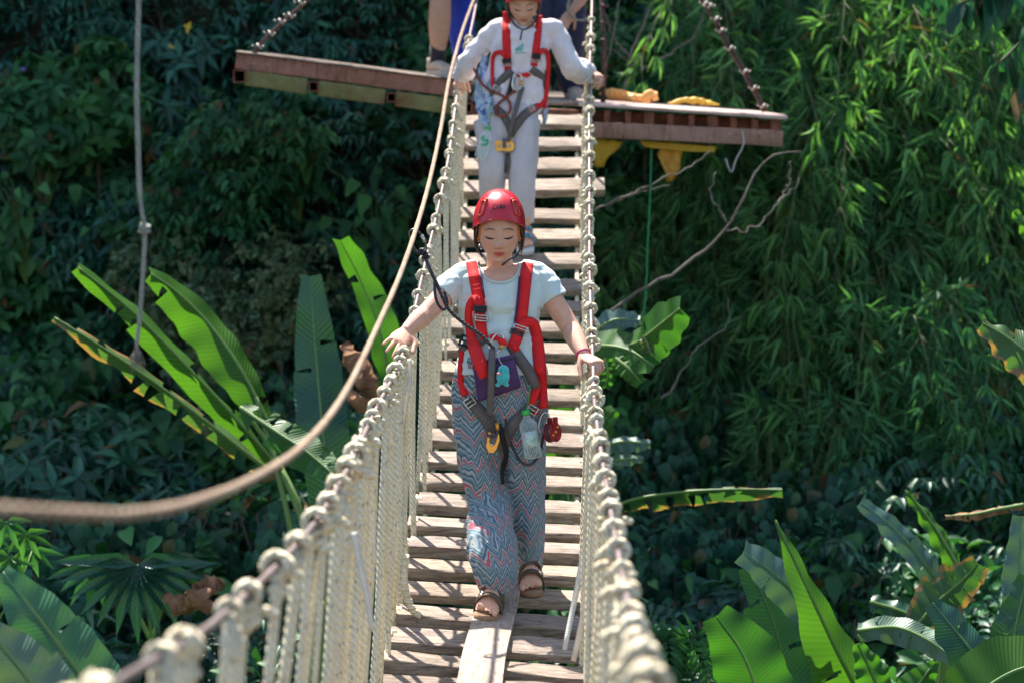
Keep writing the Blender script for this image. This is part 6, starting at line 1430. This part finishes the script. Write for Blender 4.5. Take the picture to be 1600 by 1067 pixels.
# sweatshirt: loose body and wide sleeves
m = MB(); st = [(821, 38, 24, .070), (819, 45, 40, .088), (816, 60, 45, .100), (811, 85, 45, .104), (806, 115, 45, .104), (802, 145, 48, .110), (800, 162, 50, .114), (799, 174, 44, .106)]
m.tube([aty(a, b, Y2+.015) for a, b, c, d in st], [(s2(c), d) for a, b, c, d in st], 26, up=(0, 1, 0))
ct = lambda p, q, k: Vector(p)*(1-k)+Vector(q)*k
limb(m, [aty(800, 46, Y2+.02), L0, ct(L0, L1, .5)-Vector((.01, 0, .01)), L1-Vector((.005, 0, .012)), ct(L1, L2, .5)-Vector((0, 0, .016)), ct(L1, L2, .92)], [.052, .056, .056, .060, .060, .036], 18)
limb(m, [aty(838, 46, Y2+.02), R0, ct(R0, R1, .5)-Vector((0, 0, .012)), R1-Vector((0, 0, .020)), ct(R1, R2, .5)-Vector((0, 0, .020)), ct(R1, R2, .88)], [.052, .057, .060, .064, .064, .038], 18)
_c = coords(body2W); _q = project(_c); _d = np.minimum(np.linalg.norm(_c-np.array(L2), axis=1), np.linalg.norm(_c-np.array(R2), axis=1)); shrink(bpy.data.objects[w2.children[0].name].data, (_q[1] > 46) & (_q[1] < 335) & (_d > .11), .022)
sw = remesh(m, .007, 4); folds(sw, .015, 11, 11, 2.0); sw.materials.append(M['sweat']); sweatW = sw.copy(); link('sweatshirt', sw, w2)
m = MB()
for p, q in ((L1, L2), (R1, R2)): a = (q-p).normalized(); m.torus(ct(p, q, .93), a, .034, .011, 20, 8)
m.build('cuffs', M['sweat'], w2)
# small three bar print on the chest
rows = [(770, 190, Y2, 30, .11), (770, 225, Y2-.02, 25, .105), (770, 260, Y2-.05, 22, .098), (769, 300, Y2+.02, 20, .095), (770, 325, Y2+.10, 19, .09)]
rows2 = [(817, 190, Y2, 29, .11), (817, 225, Y2-.02, 25, .105), (816, 260, Y2-.05, 23, .10), (816, 300, Y2-.06, 21, .095), (817, 338, heel2.y-.01, 19, .095), (817, 350, heel2.y-.01, 18, .092)]
m = MB(); hp_ = [(796, 160, 43, .11), (795, 180, 46, .12), (794, 205, 47, .122), (794, 222, 42, .11), (794, 230, 34, .09)]
m.tube([aty(a, b, Y2) for a, b, w_, dp in hp_], [(s2(w_), dp) for a, b, w_, dp in hp_], 24, up=(0, 1, 0))
for rw in (rows, rows2): Q = smooth_path(rw, 24); m.tube([aty(q[0], q[1], q[2]) for q in Q], [(s2(q[3]), q[4]) for q in Q], 22, up=(0, 1, 0))
pn = remesh(m, .007, 4); folds(pn, .010, 15, 5, 8.0); pn.materials.append(M['pale_pants']); pants2W = pn.copy(); link('trousers', pn, w2)
D2 = Drape([body2W, sweatW, pants2W])
m = MB()
for k in range(3):
    h = (5, 8, 11)[k]; x0 = 806+k*4.2
    P, N = D2.path([(x0, 80), (x0+2.4-.0*h, 80-h)], 5, .004); m.ribbon(P, N, 3.0*Y2/FPX, .0008)
P, N = D2.path([(805, 83), (823, 83)], 6, .004); m.ribbon(P, N, 1.4*Y2/FPX, .0008)
m.build('chest_print', plain('teal_print', (.10, .50, .42), .6), w2)
# blue and white shirt tied round her waist
t = NT('check_cloth'); f_ = t.noise(t.coord('Object', (1, 1, .35)), 38, 4); t.color(t.ramp(f_, [(.40, (.10, .20, .38)), (.5, (.62, .66, .72)), (.6, (.22, .36, .55))])); t.set(Roughness=.9); M['check'] = t.m
def hang(nm, pts, w_, lift):
    P, N = D2.path(pts, 20, lift); m = MB(); m.ribbon(P, [(N[i]+CR*.5*math.sin(i*.9)).normalized() for i in range(20)], [float(np.interp(i/19, np.linspace(0, 1, len(w_)), w_))*Y2/FPX for i in range(20)], .005); return m.build(nm, M['check'], w2)
hang('tied_shirt', [(758, 88), (754, 120), (752, 150), (757, 185), (760, 200)], [10, 18, 22, 22, 10], .012); hang('tied_shirt', [(770, 120), (763, 150), (768, 180)], [8, 16, 10], .014); hang('tied_shirt', [(850, 150), (852, 170), (851, 186), (849, 196)], [5, 9, 10, 4], .006)
e = bpy.data.objects.new('sandal', None); COL.objects.link(e); e.parent = w2; e.location = heel2 - world_loc(w2)
M['blue_band'] = plain('blue_band', (.04, .30, .50), .6); M['white_sole'] = plain('white_sole', (.70, .68, .66), .7)
for nm, mm_, mt in sandal(heel2, f2, u2, sa, -1, ('white_sole', 'white_sole', 'blue_band')): mm_.build(nm, M[mt], e)
e = bpy.data.objects.new('sandal', None); COL.objects.link(e); e.parent = w2; e.location = heelB - world_loc(w2)
for nm, mm_, mt in sandal(heelB, fB, uB, sb, 1, ('white_sole', 'white_sole', 'blue_band')): mm_.build(nm, M[mt], e)
hn2 = bpy.data.objects.new('harness', None); COL.objects.link(hn2); hn2.parent = w2; hn2.location = aty(812, 130, Y2) - world_loc(w2)
S2 = lambda *a, **k: strap(D2, hn2, *a, **k)
S2('shoulder_strap', [(791, 18), (791, 50), (792, 80), (794, 112)], [12, 13, 13, 11], M['red']); S2('shoulder_strap', [(843, 24), (841, 50), (838, 75), (834, 104)], [9, 11, 12, 11], M['red'])
S2('strap_tail', [(790, 88, .02), (782, 82, .025), (772, 86, .02), (769, 105, .015), (770, 137, .012)], [9, 7, 6, 6, 5], M['red']); S2('strap_tail', [(841, 84, .02), (850, 79, .025), (856, 86, .02), (856, 120, .015), (851, 170, .015)], [9, 7, 6, 7, 5], M['red'])
S2('adjuster', [(791, 92, .01), (792, 99, .01)], [14, 14], M['black'], n=5, th=.008); S2('adjuster', [(839, 84, .01), (838, 92, .01)], [13, 13], M['black'], n=5, th=.008)
S2('waist_strap', [(800, 110), (787, 122), (774, 138), (765, 150)], [11, 12, 12, 9], M['grey']); S2('waist_strap', [(830, 108), (842, 117), (853, 130), (858, 142)], [11, 12, 12, 9], M['grey'])
S2('leg_loop', [(771, 168), (784, 178), (794, 195), (798, 212)], [12, 13, 12, 8], M['grey']); S2('leg_loop', [(838, 168), (822, 178), (808, 195), (799, 214)], [12, 14, 13, 8], M['grey']); S2('leg_loop', [(851, 152), (845, 163), (834, 170), (826, 174)], [9, 11, 11, 9], M['red'])
S2('hanging_strap', [(802, 120, .01), (797, 140, .01), (791, 155, .01)], [7, 8, 5], M['black']); S2('hanging_strap', [(793, 240, .01), (796, 255, .01), (792, 272, .01)], [6, 11, 9], M['grey']); S2('centre_strap', [(816, 136, .03), (808, 165, .03), (800, 195, .03), (794, 222, .03)], [8, 8, 7, 6], M['grey'])
for x, y, a in ((793, 100, .05), (838, 94, -.15), (777, 139, .5), (829, 172, -.6)): P, N = D2.path([(x, y), (x, y+.5)], 2, .014); buckle(hn2, P[0], N[0], (a, 0, 1), .046, .022, M['metal'], .0034)
P, N = D2.path([(807, 117), (818, 117), (829, 118)], 14, .022); m = MB(); m.tube(P, [.006, .012, .015, .013, .010, .008, .008, .010, .014, .016, .014, .012, .008, .005], 9); m.build('knot', M['red'], hn2)
P, N = D2.path([(740, 107, .02), (752, 130, .03), (768, 143), (785, 150), (796, 160), (796, 175), (785, 182), (774, 178), (778, 164), (792, 152), (806, 142)], 50, .02); m = MB(); m.tube(P, .0075, 7); single('rope_lanyard', m, M['brown_rope'], 'reddish rope lanyard looped at the waist of the second woman', 'lanyard')
P, N = D2.path([(808, 128), (808, 129)], 2, .03); tt = thing('carabiner', 'orange gated carabiner under the red knot of the second woman', 'carabiner', P[0]); b_, g_ = carabiner(P[0], -CF+CR*.3, CU+CR*.15, .09, .05, .0055, None); b_.build('body', M['metal'], tt); g_.build('gate', M['gold'], tt)
P, N = D2.path([(788, 229), (788, 230)], 2, .035); c = P[0]; tt = thing('pulley', 'orange gold pulley hanging between the knees of the second woman', 'pulley', c)
m = MB(); pl = [(-.055, .016), (-.038, .034), (-.012, .028), (.012, .030), (.040, .030), (.056, .008), (.050, -.024), (.020, -.030), (-.012, -.024), (-.044, -.030)]; plate(pl, c, .020, m); m.build('side_plate', M['gold'], tt, smooth=False)
for x in (-.030, .030): m = MB(); m.ball(c+CR*x-CF*.012, .009, 12, 8); m.build('rivet', M['metal'], tt)
m = MB(); plate([(-.012, -.012), (.012, -.012), (.010, .040), (-.010, .040)], c-CF*.014, .012, m); m.build('cam', M['dark_metal'], tt, smooth=False)
P, N = D2.path([(764, 199), (750, 248)], 2, .05); cdp = D2.path([(766, 160), (766, 161)], 2, .02)[0][0]
bottle(P[0], P[1], .033, 'clear water bottle with green cap and green print at the leg of the second woman', '', [cdp, ct(cdp, P[0], .6)+CR*.004], True)
# ------------------------------------------------------------------ two people on the platform
def figure(name_label, feet, knees, hips, chest, nb, head, pitch, arms, girth, clothes, yaw=0):
    t = thing('person', name_label, 'person', (feet[0]+feet[1])/2)
    B = MB(); H = Head(head, pitch=pitch, k=1.05, yaw=yaw); H.mesh_into(B, 40, 36)
    B.tube([head-Vector((0, 0, .02)), (head+nb)/2, nb], [.05, .052, .06], 14)
    up = (chest-hips).normalized(); B.tube([hips-up*.08, hips, (hips+chest)/2, chest, nb], [(.13*girth, .10*girth), (.16*girth, .115*girth), (.14*girth, .105*girth), (.17*girth, .115*girth), (.07, .06)], 18, up=(0, 1, .01))
    for i, sg in enumerate((-1, 1)):
        sh = chest + Vector((sg*.19*girth, 0, .05)); limb(B, [chest+Vector((sg*.1, 0, .04)), sh, arms[i][0], arms[i][1]], [.06, .055, .042*girth, .028]); f = (arms[i][1]-arms[i][0]).normalized(); hand(B, arms[i][1], f, Vector((sg*.3, -.8, .4)), -sg, (.3, .4, .3), .08, 1.1)
        limb(B, [hips+Vector((sg*.09, 0, 0)), (hips+Vector((sg*.09, 0, 0))+knees[i])/2, knees[i], (knees[i]*.62+feet[i]*.38), feet[i]+Vector((0, .02, .10)), feet[i]+Vector((0, .02, .02))], [.10*girth, .088*girth, .064*girth, .064*girth, .040, .040])
    me = remesh(B, .007, 3); paint(me, None); me.materials.append(M['skin_tan']); W_ = me.copy(); link('body', me, t); return t, W_, H
pl_pt = lambda px, py, d: at(px, py, d)
# man at the left: one leg bare to the knee
fa = pl_pt(684, 116, 14.2); fb = pl_pt(722, 112, 14.55)
ka = at(688, -2, 14.15); kb = at(722, 0, 14.45); hpz = at(706, -100, 14.5); chz = at(706, -205, 14.5)
p3, W3, H3 = figure('man in blue shorts standing on the left part of the platform, one bare leg', (fa, fb), (ka, kb), hpz, chz, at(706, -238, 14.5), at(706, -280, 14.45), 10, ((at(655, -150, 14.5), at(660, -95, 14.35)), (at(757, -150, 14.5), at(750, -95, 14.35))), 1.12, None)
m = MB(); limb(m, [hpz-Vector((.09, 0, -.06)), (hpz-Vector((.09, 0, 0))+ka)/2, ka+Vector((0, 0, .05))], [.125, .118, .108], 18); limb(m, [hpz+Vector((.09, 0, .06)), (hpz+Vector((.09, 0, 0))+kb)/2, kb, (kb+fb)/2, fb+Vector((0, 0, .10))], [.125, .115, .092, .082, .070], 18); m.tube([hpz-Vector((0, 0, .05)), hpz+Vector((0, 0, .12))], [(.20, .14), (.19, .135)], 20, up=(0, 1, 0))
sm = remesh(m, .009, 3); folds(sm, .012, 10, 4, 1.0); sm.materials.append(M['blue_cloth']); link('shorts', sm, p3)
m = MB(); m.tube([hpz+Vector((0, 0, .04)), (hpz+chz)/2, chz, chz+Vector((0, 0, .10))], [(.22, .15), (.20, .145), (.23, .15), (.10, .09)], 20, up=(0, 1, 0))
for sg in (-1, 1): limb(m, [chz+Vector((sg*.1, 0, .04)), chz+Vector((sg*.22, 0, .04)), chz+Vector((sg*.25, 0, -.16))], [.075, .08, .075], 14)
sm = remesh(m, .01, 3); folds(sm, .012, 10, 6, 4.0); sm.materials.append(M['navy_cloth']); link('shirt', sm, p3)
m = MB(); m.ball(H3.w(0, -.012, .035), (.088, .105, .095), 20, 14); m.build('hair', M['hair'], p3)
def shoe(par, fp, f, k=1.0):
    f = Vector(f).normalized(); up = Vector((0, 0, 1)); s = f.cross(up); e = bpy.data.objects.new('shoe', None); COL.objects.link(e); e.parent = par; e.location = fp - world_loc(par); h = fp - f*.06
    pr = [(-.03, .028, .030, .045), (.0, .040, .042, .052), (.05, .042, .048, .058), (.10, .043, .036, .044), (.16, .050, .030, .034), (.21, .046, .026, .028), (.245, .026, .018, .020)]
    m = MB(); m.tube([h+f*a*k+up*c for a, w_, b, c in pr], [(w_*k, b*k) for a, w_, b, c in pr], 16, up=up); m.tube([h+f*.01+up*.05, h+f*.005+up*.105], [(.042, .045), (.040, .042)], 16, up=f); m.build('upper', M['shoe'], e)
    m = MB(); vs = []; K = 20
    for z in (-.018, .022):
        for i in range(K): t = i/(K-1); vs.append(h + f*(-.045+.305*t)*k + s*float(np.interp(t, [0, .08, .3, .65, .9, 1], [.015, .040, .044, .053, .042, .012])) + up*z)
        for i in reversed(range(K)): t = i/(K-1); vs.append(h + f*(-.045+.305*t)*k - s*float(np.interp(t, [0, .08, .3, .65, .9, 1], [.015, .040, .044, .053, .042, .012])) + up*z)
    n = 2*K; m.add(vs, [(i, (i+1) % n, n+(i+1) % n, n+i) for i in range(n)]+[tuple(reversed(range(n))), tuple(range(n, 2*n))]); m.build('sole', M['shoe_sole'], e, smooth=False)
    m = MB()
    for j in range(4):
        a = .07+.028*j; z = .088-.011*j; m.tube(smooth_path([h+f*a*k+s*.030+up*(z-.02), h+f*(a+.01)*k+up*z, h+f*a*k-s*.030+up*(z-.02)], 7), .0035, 5)
    m.build('laces', M['white_sole'], e)
M['shoe'] = mottled('beige_suede_shoe', (.34, .27, .20), (.52, .44, .35), 25, .85, .3, 90); M['shoe_sole'] = plain('grey_sole', (.42, .38, .34), .8)
shoe(p3, fa, (.55, -.75, 0)); shoe(p3, fb, (.3, -.9, 0))
m = MB(); m.tube([fa+Vector((0, .02, .07)), fa+Vector((0, .02, .12)), fa+Vector((0, .02, .19))], [.052, .051, .054], 18); m.build('sock', M['sock'], p3)
# person bending over behind the second woman, hands on the knees
fa = at(838, 156, 14.75); fb = at(893, 150, 14.75); ka = at(838, 40, 14.45); kb = at(890, 38, 14.45); hpz = at(866, -30, 14.95); chz = at(868, -70, 14.55)
p4, W4, H4 = figure('person in navy trousers bending with hands on knees on the platform behind second woman', (fa, fb), (ka, kb), hpz, chz, at(868, -84, 14.38), at(868, -100, 14.22), 40, ((at(815, -15, 14.5), at(836, 26, 14.38)), (at(912, -12, 14.5), at(892, 20, 14.36))), 1.1, None)
m = MB()
for f_, k_2, sg in ((fa, ka, -1), (fb, kb, 1)): limb(m, [hpz+Vector((sg*.09, 0, 0)), (hpz+Vector((sg*.09, 0, 0))+k_2)/2, k_2, (k_2+f_)/2, f_+Vector((0, .02, .05))], [.14, .125, .105, .100, .090], 18)
m.ball(hpz, (.20, .16, .15), 20, 14); sm = remesh(m, .009, 3); folds(sm, .014, 11, 5, 6.0); sm.materials.append(M['navy_cloth']); link('trousers', sm, p4)
m = MB(); m.tube([hpz+Vector((0, -.02, .06)), (hpz+chz)/2, chz, (chz*.4+at(868, -84, 14.38)*.6)], [(.21, .15), (.21, .17), (.23, .16), (.10, .09)], 20, up=(0, .3, 1))
for sg in (-1, 1): limb(m, [chz+Vector((sg*.1, 0, .04)), chz+Vector((sg*.22, 0, .03)), chz+Vector((sg*.24, .0, -.16))], [.08, .085, .08], 14)
sm = remesh(m, .01, 3); folds(sm, .014, 10, 6, 9.0); sm.materials.append(M['greyblue']); link('shirt', sm, p4)
m = MB(); m.ball(H4.w(0, -.012, .035), (.088, .105, .095), 20, 14); m.build('hair', M['hair'], p4)
shoe(p4, fa, (0, -1, 0)); shoe(p4, fb, (.2, -1, 0))
m = MB(); c = at(906, 12, 14.3)
for j in range(2): m.torus(c+Vector((.006*j, -.01*j, 0)), (.2, -1, .1), .085, .006, 30, 6)
single('rope_coil', m, M['grey_rope'], 'small coil of thin greenish rope held beside the navy trousers', 'rope')
